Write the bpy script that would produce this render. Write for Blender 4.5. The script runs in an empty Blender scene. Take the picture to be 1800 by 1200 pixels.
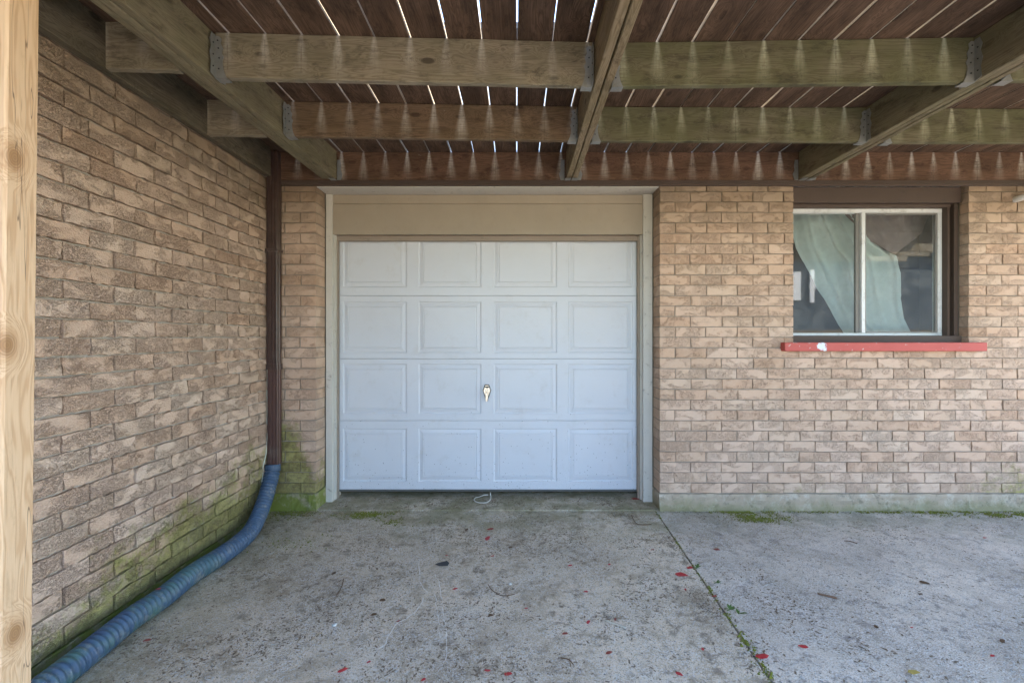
import bpy, bmesh, math, random
from mathutils import Vector, Matrix, noise
random.seed(7)
R = math.radians
S = bpy.context.scene
COL = S.collection

# ------------------------------------------------------------------ camera, sky, sun, exposure
CAMZ = 1.488
cam = bpy.data.cameras.new('camera'); camo = bpy.data.objects.new('camera', cam); COL.objects.link(camo)
cam.sensor_width = 36; cam.lens = 16.0; cam.shift_x = -8/1800; cam.shift_y = -8/1800
cam.clip_start = 0.02; cam.clip_end = 600
camo.location = (0, 0, CAMZ); camo.rotation_euler = (R(90), 0, 0)
S.camera = camo
SUN_EL = 45; SUN_AZ = 58
world = bpy.data.worlds.new('World'); S.world = world; world.use_nodes = True
wn = world.node_tree.nodes; wl = world.node_tree.links; wn.clear()
sky = wn.new('ShaderNodeTexSky'); sky.sky_type = 'NISHITA'; sky.sun_disc = False
sky.sun_elevation = R(SUN_EL); sky.sun_rotation = R(SUN_AZ); sky.altitude = 200; sky.ozone_density = 2.6; sky.air_density = 1.1; sky.dust_density = .5
bg = wn.new('ShaderNodeBackground'); bg.inputs['Strength'].default_value = 0.15
wo = wn.new('ShaderNodeOutputWorld'); wl.new(sky.outputs[0], bg.inputs['Color']); wl.new(bg.outputs[0], wo.inputs[0])
sl = bpy.data.lights.new('sun', 'SUN'); sl.energy = 3.4; sl.angle = R(0.53); sl.color = (1.0, .90, .74)
so = bpy.data.objects.new('sun', sl); COL.objects.link(so); so.rotation_euler = (R(-(90-SUN_EL)), 0, R(-SUN_AZ)); so.location = (0, 20, 20)
S.view_settings.view_transform = 'Standard'; S.view_settings.look = 'None'
S.view_settings.gamma = 1.0; S.view_settings.use_curve_mapping = False
S.view_settings.exposure = 3.25

# ------------------------------------------------------------------ node helpers
class NT:
    def __init__(s, name):
        s.m = bpy.data.materials.new(name); s.m.use_nodes = True
        s.n = s.m.node_tree.nodes; s.l = s.m.node_tree.links; s.n.clear()
        s.out = s.n.new('ShaderNodeOutputMaterial')
    def put(s, sock, v):
        if v is None: return
        if hasattr(v, 'is_output'): s.l.new(v, sock)
        elif isinstance(v, (tuple, list)):
            sock.default_value = (*v, 1.0) if (len(v) == 3 and len(sock.default_value) == 4) else v
        else: sock.default_value = v
    def math(s, op, a, b=None, c=None, clamp=False):
        n = s.n.new('ShaderNodeMath'); n.operation = op; n.use_clamp = clamp
        s.put(n.inputs[0], a); s.put(n.inputs[1], b); s.put(n.inputs[2], c); return n.outputs[0]
    def vmath(s, op, a, b=None, scale=None):
        n = s.n.new('ShaderNodeVectorMath'); n.operation = op
        s.put(n.inputs[0], a); s.put(n.inputs[1], b)
        if scale is not None: s.put(n.inputs['Scale'], scale)
        return n.outputs['Value'] if op in ('LENGTH', 'DISTANCE', 'DOT_PRODUCT') else n.outputs['Vector']
    def sep(s, v): n = s.n.new('ShaderNodeSeparateXYZ'); s.put(n.inputs[0], v); return n.outputs
    def comb(s, x, y, z):
        n = s.n.new('ShaderNodeCombineXYZ'); s.put(n.inputs[0], x); s.put(n.inputs[1], y); s.put(n.inputs[2], z); return n.outputs[0]
    def geo(s): return s.n.new('ShaderNodeNewGeometry')
    def obj(s): return s.n.new('ShaderNodeTexCoord').outputs['Object']
    def rnd(s): return s.n.new('ShaderNodeObjectInfo').outputs['Random']
    def noise(s, v, sc, det=4, rough=.6, dist=0, color=False):
        n = s.n.new('ShaderNodeTexNoise'); s.put(n.inputs['Vector'], v); s.put(n.inputs['Scale'], sc)
        n.inputs['Detail'].default_value = det; n.inputs['Roughness'].default_value = rough; n.inputs['Distortion'].default_value = dist
        return n.outputs['Color' if color else 'Fac']
    def voro(s, v, sc, out='Distance', feature='F1', rand=1.0):
        n = s.n.new('ShaderNodeTexVoronoi'); n.feature = feature; s.put(n.inputs['Vector'], v); s.put(n.inputs['Scale'], sc)
        n.inputs['Randomness'].default_value = rand; return n.outputs[out]
    def ramp(s, v, a, b, lo=0.0, hi=1.0, smooth=True):
        n = s.n.new('ShaderNodeMapRange'); n.clamp = True
        if smooth: n.interpolation_type = 'SMOOTHSTEP'
        s.put(n.inputs['Value'], v); s.put(n.inputs['From Min'], a); s.put(n.inputs['From Max'], b)
        s.put(n.inputs['To Min'], lo); s.put(n.inputs['To Max'], hi); return n.outputs['Result']
    def mix(s, f, a, b, mode='MIX'):
        n = s.n.new('ShaderNodeMix'); n.data_type = 'RGBA'; n.blend_type = mode
        s.put(n.inputs['Factor'], f); s.put(n.inputs['A'], a) if False else None
        A = [i for i in n.inputs if i.name == 'A' and i.type == 'RGBA'][0]; B = [i for i in n.inputs if i.name == 'B' and i.type == 'RGBA'][0]
        F = [i for i in n.inputs if i.name == 'Factor' and i.type == 'VALUE'][0]
        s.put(F, f); s.put(A, a); s.put(B, b)
        return [o for o in n.outputs if o.type == 'RGBA'][0]
    def bump(s, h, strength=.5, dist=.01, normal=None):
        n = s.n.new('ShaderNodeBump'); s.put(n.inputs['Height'], h); s.put(n.inputs['Strength'], strength)
        s.put(n.inputs['Distance'], dist)
        if normal: s.put(n.inputs['Normal'], normal)
        return n.outputs[0]
    def bsdf(s, col, rough=.8, metal=0, normal=None, spec=.4):
        n = s.n.new('ShaderNodeBsdfPrincipled'); s.put(n.inputs['Base Color'], col); s.put(n.inputs['Roughness'], rough)
        s.put(n.inputs['Metallic'], metal); s.put(n.inputs['Specular IOR Level'], spec)
        if normal: s.put(n.inputs['Normal'], normal)
        s.l.new(n.outputs[0], s.out.inputs[0]); return s.m

def brick_material(name, amp, pos_moss):
    t = NT(name); g = t.geo(); P = g.outputs['Position']; r = t.rnd()
    r2 = t.math('FRACT', t.math('MULTIPLY', r, 17.31)); r3 = t.math('FRACT', t.math('MULTIPLY', r, 91.7)); r4 = t.math('FRACT', t.math('MULTIPLY', r, 233.3))
    Q = t.vmath('ADD', P, t.comb(t.math('MULTIPLY', r, 30), t.math('MULTIPLY', r2, 50), t.math('MULTIPLY', r3, 40)))
    base = t.mix(r, (.565, .385, .27), (.62, .445, .33))
    base = t.mix(t.ramp(r2, .60, .95, 0, .38 if pos_moss == 'left' else .5), base, (.50, .305, .19))
    base = t.mix(t.ramp(r3, .62, .95, 0, .35), base, (.60, .465, .345))
    base = t.mix(t.ramp(r4, .85, 1, 0, .3), base, (.36, .24, .155))
    # rough torn middle of each brick against its smoother rim
    patch = t.noise(t.vmath('MULTIPLY', Q, (7, 7, 13)), 1.0, 4, .6, .3)
    pm = t.ramp(patch, .30, .68)
    fine = t.noise(Q, 120, 4, .7)
    gran = t.math('SUBTRACT', 1, t.voro(t.vmath('ADD', t.vmath('MULTIPLY', Q, (1, 1, 1.25)), t.vmath('SCALE', t.noise(Q, 70, 3, .6, 0, True), None, .010)), 95))
    cn = t.noise(t.vmath('MULTIPLY', Q, (1, 1, 1.7)), 48, 5, .75, .4)
    crack = t.math('MULTIPLY', t.ramp(t.math('ABSOLUTE', t.math('SUBTRACT', cn, .5)), .020, .004), t.ramp(pm, .2, .8))
    base = t.mix(t.math('MULTIPLY', pm, .10), base, (.40, .22, .14))
    base = t.mix(t.ramp(t.noise(Q, 30, 5, .7),   .40, .72, .0, .20), base, (.68, .515, .395))
    base = t.mix(t.ramp(fine, .45, .75, .0, .18), base, (.32, .20, .13))
    pits = t.voro(Q, 160)
    pitm = t.math('MULTIPLY', t.ramp(pits, .30, .12), t.math('ADD', .1, t.math('MULTIPLY', pm, t.ramp(t.noise(Q, 25, 2), .30, .65, 0, .9))))
    base = t.mix(t.math('MULTIPLY', pitm, .27), base, (.10, .065, .045))
    base = t.mix(t.math('MULTIPLY', crack, .30), base, (.12, .08, .055))
    x, y, z = t.sep(P)[0:3]
    mz = t.noise(P, 3.2, 5, .65); mf = t.noise(P, 26, 3, .7)
    if pos_moss == 'left':
        near = t.ramp(y, 1.2, 3.7, .16, .50)
    elif pos_moss == 'pier':
        near = t.ramp(x, -1.62, -2.0, .22, .95)
    else:
        near = t.math('ADD', .05, t.ramp(x, 3.5, 4.3, 0, .25))
    mask = t.math('SUBTRACT', t.math('ADD', t.math('MULTIPLY', t.math('SUBTRACT', mz, .5), 1.0), t.math('MULTIPLY', t.math('SUBTRACT', mf, .5), .5)), t.math('SUBTRACT', z, near))
    mask = t.ramp(mask, -.12, .22)
    mosscol = t.mix(t.ramp(mf, .35, .65), (.13, .125, .022), (.27, .26, .06))
    base = t.mix(t.math('MULTIPLY', mask, .78), base, mosscol)
    # shade under the deck, painted as darker, browner upper bricks
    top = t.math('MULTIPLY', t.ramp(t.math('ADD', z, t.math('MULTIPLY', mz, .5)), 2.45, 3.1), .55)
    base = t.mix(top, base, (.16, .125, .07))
    h = t.math('MULTIPLY', t.math('ADD', gran, t.math('MULTIPLY', fine, .8)), t.math('ADD', .35, t.math('MULTIPLY', pm, .5)))
    h = t.math('ADD', h, t.math('MULTIPLY', t.noise(Q, 18, 4, .6), .35))
    h = t.math('SUBTRACT', h, t.math('ADD', t.math('MULTIPLY', pitm, .4), t.math('MULTIPLY', crack, .8)))
    return t.bsdf(base, .92, 0, t.bump(h, 1.0, amp), .2)

def mortar_material(name='mortar', ca=(.22, .18, .14), cb=(.38, .325, .26)):
    t = NT(name); P = t.geo().outputs['Position']; x, y, z = t.sep(P)[0:3]
    f = t.noise(P, 70, 5, .7); c = t.noise(P, 4, 4)
    col = t.mix(f, ca, cb)
    mask = t.ramp(t.math('SUBTRACT', t.math('MULTIPLY', c, .9), z), .05, .35)
    left = t.ramp(x, -1.3, -1.7)
    col = t.mix(t.math('MULTIPLY', mask, t.math('MULTIPLY', left, .75)), col, (.13, .14, .03))
    top = t.math('MULTIPLY', t.ramp(z, 2.3, 2.8), .5)  # upper mortar browned too, the deck's shade put into its colour
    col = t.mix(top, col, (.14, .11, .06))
    return t.bsdf(col, .95, 0, t.bump(f, .8, .006), .1)

def wood_material(name, dark, light, green=0.0, gap_glow_stain=0.0, rough=.85, knots=1.0, greencol=(.13, .15, .03), blotch=.5, grain=1.0, knotcol=None, specific=None, tops=None):
    t = NT(name); O = t.obj(); r = t.rnd(); P = t.geo().outputs['Position']
    off = t.comb(t.math('MULTIPLY', r, 37), t.math('MULTIPLY', r, 11), t.math('MULTIPLY', r, 23)) if not specific else (0, 0, 0)
    Q = t.vmath('ADD', O, off)
    if specific:
        kd = None
        for k in specific:
            d = t.vmath('LENGTH', t.vmath('MULTIPLY', t.vmath('SUBTRACT', O, k), (.7, 1, 1)))
            kd = d if kd is None else t.math('MINIMUM', kd, d)
        kd = t.math('MULTIPLY', kd, 14.0)
    else:
        kd = t.math('MULTIPLY', t.voro(t.vmath('MULTIPLY', Q, (3.2, 7, 7)), 1.0), 1.9)
    infl = t.ramp(kd, 1.0, .0)
    warp = t.noise(t.vmath('MULTIPLY', Q, (1.3, 5, 5)), 1, 2, .5, 0, True)
    Qw = t.vmath('ADD', t.vmath('MULTIPLY', Q, (1.2, 22, 22)), t.vmath('SCALE', warp, None, 2.2))
    Qw = t.vmath('ADD', Qw, t.comb(0, t.math('MULTIPLY', infl, 2.5), t.math('MULTIPLY', infl, 1.7)))
    ring = t.noise(Qw, 1.0, 2, .5)
    rings = t.math('ABSOLUTE', t.math('SINE', t.math('MULTIPLY', ring, 34 if not specific else 26)))
    fib = t.noise(t.vmath('MULTIPLY', Q, (5, 240, 240)), 1, 4, .7)
    col = t.mix(t.math('MULTIPLY', t.math('ADD', t.math('MULTIPLY', t.ramp(rings, .1, 1), .55), t.math('MULTIPLY', fib, .45)), 1.0), dark, light)
    bl = t.noise(t.vmath('MULTIPLY', Q, (1.6, 6, 6)), 1.6, 5, .6)
    col = t.mix(t.ramp(bl, .35, .68, 0, blotch), col, tuple(c*.45 for c in dark))
    if green:
        gm = t.noise(t.vmath('MULTIPLY', P, (1, 1, 2)), 2.1, 5, .65)
        col = t.mix(t.ramp(gm, .32, .62, green*.35, green), col, greencol)
    kc = knotcol or tuple(c*.32 for c in dark)
    kn = t.math('MULTIPLY', t.ramp(kd, .27, .15), knots)
    col = t.mix(t.math('MULTIPLY', kn, .85), col, kc)
    if specific:
        kr = t.math('ABSOLUTE', t.math('SINE', t.math('MULTIPLY', kd, 40)))
        halo = t.ramp(kd, .75, .2)
        col = t.mix(t.math('MULTIPLY', halo, .5), col, (.42, .22, .09))
        ck = t.noise(t.vmath('ADD', t.vmath('MULTIPLY', Q, (.8, 16, 16)), t.vmath('SCALE', warp, None, .5)), 1.0, 3, .6)
        col = t.mix(t.ramp(t.math('ABSOLUTE', t.math('SUBTRACT', ck, .55)), .006, .0015, 0, .75), col, (.13, .08, .045))
        col = t.mix(t.ramp(t.noise(t.vmath('MULTIPLY', Q, (3, 20, 20)), 1.5, 6, .75), .52, .70, 0, .35), col, (.33, .19, .09))
        col = t.mix(t.math('MULTIPLY', t.ramp(kd, .40, .30), t.math('MULTIPLY', kr, .5)), col, (.25, .13, .06))
    if gap_glow_stain:  # pale fans below the deck gaps: leaked daylight and drip stain painted in
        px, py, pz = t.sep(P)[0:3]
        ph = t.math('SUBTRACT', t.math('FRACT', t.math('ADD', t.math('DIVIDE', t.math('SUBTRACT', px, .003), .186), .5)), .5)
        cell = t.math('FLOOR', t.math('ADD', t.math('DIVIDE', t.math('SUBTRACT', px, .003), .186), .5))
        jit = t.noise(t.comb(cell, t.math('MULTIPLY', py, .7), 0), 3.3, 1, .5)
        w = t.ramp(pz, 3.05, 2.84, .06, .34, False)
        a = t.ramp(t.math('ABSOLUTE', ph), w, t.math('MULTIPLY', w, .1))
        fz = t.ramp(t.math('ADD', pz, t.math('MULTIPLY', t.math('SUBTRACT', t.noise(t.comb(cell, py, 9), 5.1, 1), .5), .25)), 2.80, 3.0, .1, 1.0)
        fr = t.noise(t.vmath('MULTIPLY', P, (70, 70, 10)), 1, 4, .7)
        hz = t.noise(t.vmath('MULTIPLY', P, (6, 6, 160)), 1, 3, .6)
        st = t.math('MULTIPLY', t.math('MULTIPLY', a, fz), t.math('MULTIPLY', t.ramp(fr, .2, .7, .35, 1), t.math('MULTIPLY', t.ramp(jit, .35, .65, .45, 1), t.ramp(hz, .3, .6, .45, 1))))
        col = t.mix(t.math('MULTIPLY', st, gap_glow_stain), col, t.mix(.5, (.60, .54, .43), (.42, .44, .22)) if green > .5 else (.62, .56, .46))
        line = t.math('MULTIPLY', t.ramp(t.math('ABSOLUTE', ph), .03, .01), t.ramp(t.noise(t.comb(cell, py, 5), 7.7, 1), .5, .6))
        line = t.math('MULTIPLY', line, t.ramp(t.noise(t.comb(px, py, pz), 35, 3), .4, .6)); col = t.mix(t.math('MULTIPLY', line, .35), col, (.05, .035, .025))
    if not specific:
        gr1 = t.ramp(t.noise(t.vmath('MULTIPLY', Q, (4, 10, 10)), 1.5, 7, .78), .50, .66, 0, .55)
        col = t.mix(gr1, col, tuple(c*.38 for c in dark))
        wsp = t.ramp(t.noise(t.vmath('MULTIPLY', Q, (9, 22, 22)), 1.3, 6, .75), .66, .74, 0, .45)
        col = t.mix(wsp, col, (.36, .31, .24))
    h = t.math('ADD', t.math('MULTIPLY', rings, .35), fib)
    h = t.math('SUBTRACT', h, t.math('MULTIPLY', kn, .4))
    return t.bsdf(col, rough, 0, t.bump(h, .6*grain, .003), .25)

def slab_material(name, base, right=False):
    t = NT(name); P = t.geo().outputs['Position']; x, y, z = t.sep(P)[0:3]
    big = t.noise(P, .9, 5, .6, .3); mid = t.noise(P, 5, 5, .65); f = t.noise(P, 60, 4, .7)
    col = t.mix(t.ramp(big, .35, .65), base, tuple(c*.66 for c in base))
    pale = t.ramp(t.noise(t.vmath('MULTIPLY', P, (1.4, 1.0, 1)), 1.7, 4, .6, .5), .50, .70)
    col = t.mix(t.math('MULTIPLY', pale, .45), col, (.78, .67, .56) if right else (.74, .64, .51))
    # exposed grains: pale and dark stones a few millimetres across
    vc = t.voro(P, 210, 'Color'); vr = t.sep(vc)[0]; vd = t.voro(P, 210)
    grain = t.ramp(mid, .30, .62, .45, 1.0)
    col = t.mix(t.math('MULTIPLY', t.ramp(vr, .62, .95), t.math('MULTIPLY', grain, .75)), col, (.70, .68, .65))
    col = t.mix(t.math('MULTIPLY', t.ramp(vr, .42, .08), t.math('MULTIPLY', grain, .55)), col, (.17, .14, .11))
    vc2 = t.voro(P, 75, 'Color'); vr2 = t.sep(vc2)[0]; vd2 = t.voro(P, 75)
    col = t.mix(t.math('MULTIPLY', t.math('MULTIPLY', t.ramp(vr2, .82, .95), t.ramp(vd2, .45, .25)), .65), col, (.55, .52, .47))
    # earth-brown dirt clumps
    d1 = t.ramp(t.noise(t.vmath('MULTIPLY', P, (1, 1.0, 1)), 13, 8, .78, .3), .49, .62)
    d2 = t.ramp(t.noise(P, 2.3, 3, .6), .38, .62, .25, 1)
    col = t.mix(t.math('MULTIPLY', t.math('MULTIPLY', d1, d2), .75 if not right else .6), col, (.14, .10, .065) if not right else (.15, .125, .12))
    st = t.ramp(t.noise(P, 3.1, 7, .75, .6), .50, .62)
    col = t.mix(t.math('MULTIPLY', st, .42 if not right else .28), col, (.27, .20, .12) if not right else (.33, .27, .21))
    # algae close to the walls
    nn = t.noise(P, 2.6, 5, .7)
    wallg = t.ramp(t.math('ADD', y, t.math('MULTIPLY', t.math('SUBTRACT', nn, .5), 1.4)), 3.2, 4.05)
    leftg = t.math('MULTIPLY', t.ramp(t.math('ADD', x, t.math('MULTIPLY', t.math('SUBTRACT', nn, .5), 1.6)), -1.1, -2.1), .9)
    gm = t.math('MULTIPLY', t.math('MAXIMUM', wallg, leftg), t.ramp(nn, .35, .6, .2, 1))
    col = t.mix(t.math('MULTIPLY', gm, .62), col, (.155, .15, .055) if not right else (.20, .20, .13))
    # dark damp along the bottom of the left wall
    h = t.math('ADD', t.math('MULTIPLY', f, .8), t.math('MULTIPLY', t.math('SUBTRACT', 1, vd), .8))
    h = t.math('ADD', h, t.math('MULTIPLY', mid, 1.2))
    return t.bsdf(col, .93, 0, t.bump(h, .9, .006), .15)

def simple(name, col, rough=.6, metal=0, spec=.4, var=.12, nscale=8, bump=.0, dirt=None, dirt_amt=.3, stretch=(1, 1, 1)):
    t = NT(name); P = t.geo().outputs['Position']
    n = t.noise(t.vmath('MULTIPLY', P, stretch), nscale, 5, .65); f = t.noise(t.vmath('MULTIPLY', P, stretch), nscale*12, 3, .6)
    c = t.mix(n, tuple(v*(1-var) for v in col), tuple(min(1, v*(1+var)) for v in col))
    if dirt:
        c = t.mix(t.math('MULTIPLY', t.ramp(t.noise(P, nscale*.7, 6, .75), .5, .72), dirt_amt), c, dirt)
    nb = t.bump(f, bump, .003) if bump else None
    return t.bsdf(c, rough, metal, nb, spec)

def door_paint():
    t = NT('door_paint'); P = t.geo().outputs['Position']; z = t.sep(P)[2]
    fib = t.noise(t.vmath('MULTIPLY', P, (7, 1, 160)), 1, 4, .65); n = t.noise(P, 2.5, 5, .6)
    c = t.mix(n, (.57, .58, .60), (.65, .66, .685))
    c = t.mix(t.ramp(fib, .5, .8, 0, .18), c, (.58, .57, .55))
    # splashed specks of soil, thicker near the floor
    sp = t.voro(P, 38); spr = t.sep(t.voro(P, 38, 'Color'))[0]
    thr = t.ramp(z, .95, .05, .0, .55)
    m = t.math('MULTIPLY', t.ramp(sp, .16, .09), t.math('LESS_THAN', spr, thr))
    c = t.mix(t.math('MULTIPLY', m, .8), c, (.06, .05, .045))
    sp2 = t.voro(P, 110); spr2 = t.sep(t.voro(P, 110, 'Color'))[1]
    m2 = t.math('MULTIPLY', t.ramp(sp2, .22, .12), t.math('LESS_THAN', spr2, t.ramp(z, .45, .05, .0, .5)))
    c = t.mix(t.math('MULTIPLY', m2, .6), c, (.2, .2, .19))
    dr = t.ramp(t.noise(P, 6, 7, .8), .52, .75, 0, .28)
    c = t.mix(dr, c, (.42, .38, .32))
    return t.bsdf(c, .45, 0, t.bump(fib, .35, .0015), .4)

def trim_paint(name, col, dirtcol, amt=.45):
    t = NT(name); P = t.geo().outputs['Position']
    fib = t.noise(t.vmath('MULTIPLY', P, (30, 30, 30)), 1, 4, .65); n = t.noise(P, 3, 6, .7)
    c = t.mix(n, tuple(v*.85 for v in col), tuple(v*1.08 for v in col))
    m = t.ramp(t.noise(P, 17, 6, .8, .4), .56, .70)
    c = t.mix(t.math('MULTIPLY', m, amt), c, dirtcol)
    return t.bsdf(c, .6, 0, t.bump(t.math('ADD', fib, m), .4, .002), .3)

def sill_paint():
    t = NT('red_sill_paint'); P = t.geo().outputs['Position']; x, y, z = t.sep(P)[0:3]
    n = t.noise(P, 9, 5, .6)
    c = t.mix(n, (.42, .075, .06), (.52, .11, .09))
    ch = t.ramp(t.noise(P, 22, 5, .7, .5), .64, .68)
    c = t.mix(ch, c, (.50, .47, .42))
    gr = t.ramp(t.noise(t.vmath('MULTIPLY', P, (6, 30, 60)), 1, 4, .7), .55, .75, 0, .5)
    c = t.mix(gr, c, (.26, .06, .05))
    d = t.vmath('LENGTH', t.vmath('SUBTRACT', t.vmath('ADD', P, t.vmath('SCALE', t.noise(P, 34, 4, .7, 0, True), None, .09)), (2.62, 3.88, 1.45)))
    c = t.mix(t.ramp(d, .043, .036), c, (.66, .68, .74))
    return t.bsdf(c, .6, 0, t.bump(n, .3, .003), .35)

def hose_material():
    t = NT('blue_hose'); P = t.geo().outputs['Position']; y = t.sep(P)[1]
    n = t.noise(P, 9, 5, .7); f = t.noise(P, 60, 3, .6)
    c = t.mix(n, (.032, .062, .112), (.060, .100, .155))
    alg = t.math('MULTIPLY', t.ramp(t.noise(P, 5, 4, .7), .42, .65), t.ramp(y, 3.3, 2.4))
    c = t.mix(t.math('MULTIPLY', alg, .6), c, (.08, .16, .10))
    c = t.mix(t.math('MULTIPLY', t.ramp(t.noise(P, 13, 8, .82), .50, .68), .6), c, (.26, .24, .20))
    return t.bsdf(c, .5, 0, t.bump(f, .2, .002), .4)

def glass_material():
    t = NT('window_glass')
    fr = t.n.new('ShaderNodeFresnel'); fr.inputs[0].default_value = 1.55
    tr = t.n.new('ShaderNodeBsdfTransparent'); tr.inputs[0].default_value = (.86, .90, .89, 1)
    gl = t.n.new('ShaderNodeBsdfGlossy'); gl.inputs['Roughness'].default_value = .015; gl.inputs['Color'].default_value = (1, 1, 1, 1)
    df = t.n.new('ShaderNodeBsdfDiffuse'); df.inputs[0].default_value = (.5, .5, .48, 1)
    P = t.geo().outputs['Position']
    mx = t.n.new('ShaderNodeMixShader'); t.l.new(t.math('MULTIPLY', fr.outputs[0], 2.0), mx.inputs[0]); t.l.new(tr.outputs[0], mx.inputs[1]); t.l.new(gl.outputs[0], mx.inputs[2])
    m2 = t.n.new('ShaderNodeMixShader'); t.l.new(t.ramp(t.noise(P, 7, 6, .75), .35, .8, .05, .20), m2.inputs[0]); t.l.new(mx.outputs[0], m2.inputs[1]); t.l.new(df.outputs[0], m2.inputs[2])
    t.l.new(m2.outputs[0], t.out.inputs[0]); return t.m

def foundation_material():
    t = NT('parged_foundation'); P = t.geo().outputs['Position']; x, y, z = t.sep(P)[0:3]
    n = t.noise(P, 6, 6, .7, .4); f = t.noise(P, 60, 4, .7)
    c = t.mix(n, (.31, .245, .175), (.47, .385, .285))
    c = t.mix(t.ramp(t.noise(P, 7, 6, .75), .50, .62, 0, .5), c, (.54, .48, .39))
    c = t.mix(t.ramp(t.noise(P, 13, 6, .8), .52, .66, 0, .65), c, (.17, .15, .11))
    g = t.math('MULTIPLY', t.ramp(t.math('SUBTRACT', t.math('MULTIPLY', n, .3), z), .02, .16), .6)
    c = t.mix(g, c, (.14, .145, .05))
    lf = t.math('MULTIPLY', t.ramp(x, -1.5, -1.75), t.ramp(t.noise(P, 12, 5, .7), .40, .55, .35, .9))
    c = t.mix(lf, c, (.16, .19, .03))
    return t.bsdf(c, .93, 0, t.bump(t.math('ADD', n, t.math('MULTIPLY', f, .5)), .9, .012), .15)

M = {}
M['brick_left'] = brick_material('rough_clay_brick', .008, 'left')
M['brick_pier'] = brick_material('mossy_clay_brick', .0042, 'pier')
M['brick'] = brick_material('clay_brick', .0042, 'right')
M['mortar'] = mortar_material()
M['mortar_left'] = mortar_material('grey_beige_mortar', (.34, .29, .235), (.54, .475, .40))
M['deckwood'] = wood_material('dark_deck_board', (.078, .045, .028), (.175, .108, .070), 0, 0, .8, .6, blotch=.6)
M['sideledger'] = wood_material('dark_side_ledger', (.085, .062, .042), (.20, .16, .11), .3, 0, knots=.8, greencol=(.11, .10, .05), blotch=.7)
M['boardedge'] = wood_material('daylit_board_edge', (.30, .24, .17), (.50, .43, .32), 0, 0, .9, 0, blotch=.2)  # gap sides coloured paler for the daylight falling on them
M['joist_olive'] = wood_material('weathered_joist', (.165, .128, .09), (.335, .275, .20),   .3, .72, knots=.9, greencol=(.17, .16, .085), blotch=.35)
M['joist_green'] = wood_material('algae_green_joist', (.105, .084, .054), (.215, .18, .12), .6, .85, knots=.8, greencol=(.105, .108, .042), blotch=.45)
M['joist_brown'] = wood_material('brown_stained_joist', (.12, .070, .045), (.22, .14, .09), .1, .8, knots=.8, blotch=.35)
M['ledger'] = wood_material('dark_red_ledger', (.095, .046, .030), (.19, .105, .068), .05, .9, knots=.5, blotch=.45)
M['beam'] = wood_material('weathered_beam', (.13, .098, .063), (.27, .215, .145), .4, 0, knots=.7, greencol=(.17, .165, .08), blotch=.4)
M['beam_tan'] = wood_material('split_tan_beam', (.17, .115, .065), (.36, .27, .18), .15, 0, knots=.9, blotch=.3)
M['slab'] = slab_material('exposed_concrete', (.76, .61, .44))
M['slab_right'] = slab_material('pale_concrete', (.76, .635, .50), True)
M['door'] = door_paint()
M['trim'] = trim_paint('beige_trim_paint', (.57, .53, .46), (.16, .13, .10), .6)
M['header'] = trim_paint('tan_header_paint', (.375, .31, .23), (.25, .20, .15), .25)
M['stop'] = trim_paint('brown_stop_paint', (.30, .24, .185), (.12, .09, .07), .5)
M['brownpaint'] = trim_paint('dark_brown_paint', (.085, .058, .044), (.035, .026, .02), .4)
M['alu'] = simple('white_aluminium', (.68, .68, .66), .35, .1, .5, .08, 10, 0, (.2, .18, .15), .5)
M['greybar'] = simple('dull_window_channel', (.22, .21, .19), .5, .2, .4, .15, 12)
M['glass'] = glass_material()
M['sill'] = sill_paint()
M['spout'] = simple('brown_downspout', (.060, .034, .028), .32, 0, .55, .15, 6, .1, (.20, .16, .13), .25)
M['spout_low'] = simple('brown_downspout_lower', (.085, .042, .034), .42, 0, .5, .15, 6, .1, (.20, .16, .13), .35)
M['hose'] = hose_material()
M['galv'] = simple('galvanised_steel', (.27, .27, .255), .55, .5, .5, .25, 22, .2, (.20, .17, .12), .55)
M['chrome'] = simple('chrome_handle', (.62, .61, .57), .25, .95, .5, .1, 12)
M['dark'] = simple('black_slot', (.02, .02, .02), .6)
M['rubber'] = simple('door_bottom_seal', (.11, .11, .10), .7, 0, .3, .3, 20)
M['foundation'] = foundation_material()
M['curtain'] = simple('pale_curtain', (.58, .66, .64), .9, 0, .1, .12, 5, .3)
M['valance'] = simple('mauve_cloth', (.26, .20, .195), .9, 0, .1, .15, 5, .3)
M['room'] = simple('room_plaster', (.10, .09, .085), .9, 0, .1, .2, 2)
M['siding'] = simple('white_siding', (.78, .76, .74), .6, 0, .3, .05, 3)
M['shingle'] = simple('roof_shingles', (.10, .09, .085), .9, 0, .2, .3, 12, .4)
M['lawn'] = simple('lawn', (.085, .095, .030), .95, 0, .1, .45, 1.5, .5, (.12, .09, .05), .5)
M['fence'] = wood_material('fence_board', (.14, .09, .055), (.24, .17, .11), .1, 0)
M['hbrick'] = simple('neighbour_siding', (.06, .08, .10), .9, 0, .2, .2, 6, .3)
M['pipe'] = simple('white_pvc', (.62, .60, .55), .45, 0, .4, .1, 9, 0, (.25, .2, .15), .5)
M['cable'] = simple('cream_cable', (.55, .54, .42), .5)
M['cord'] = simple('pull_cord_fibre', (.62, .58, .50), .8, 0, .2, .15, 30, .4)
M['redchip'] = simple('red_paint_flake', (.42, .030, .032), .55, 0, .4, .3, 40)
M['redchip_dull'] = simple('dull_red_flake', (.27, .060, .040), .7, 0, .3, .3, 40)
M['leaf'] = simple('dry_leaf', (.13, .075, .04), .8, 0, .2, .4, 50, .3)
M['litter'] = simple('leaf_crumbs', (.20, .145, .095), .9, 0, .2, .6, 20)
M['grit'] = simple('pale_grit', (.46, .44, .40), .85, 0, .2, .3, 20)
M['greygrit'] = simple('grey_grit', (.23, .20, .17), .85, 0, .2, .5, 20)
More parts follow.
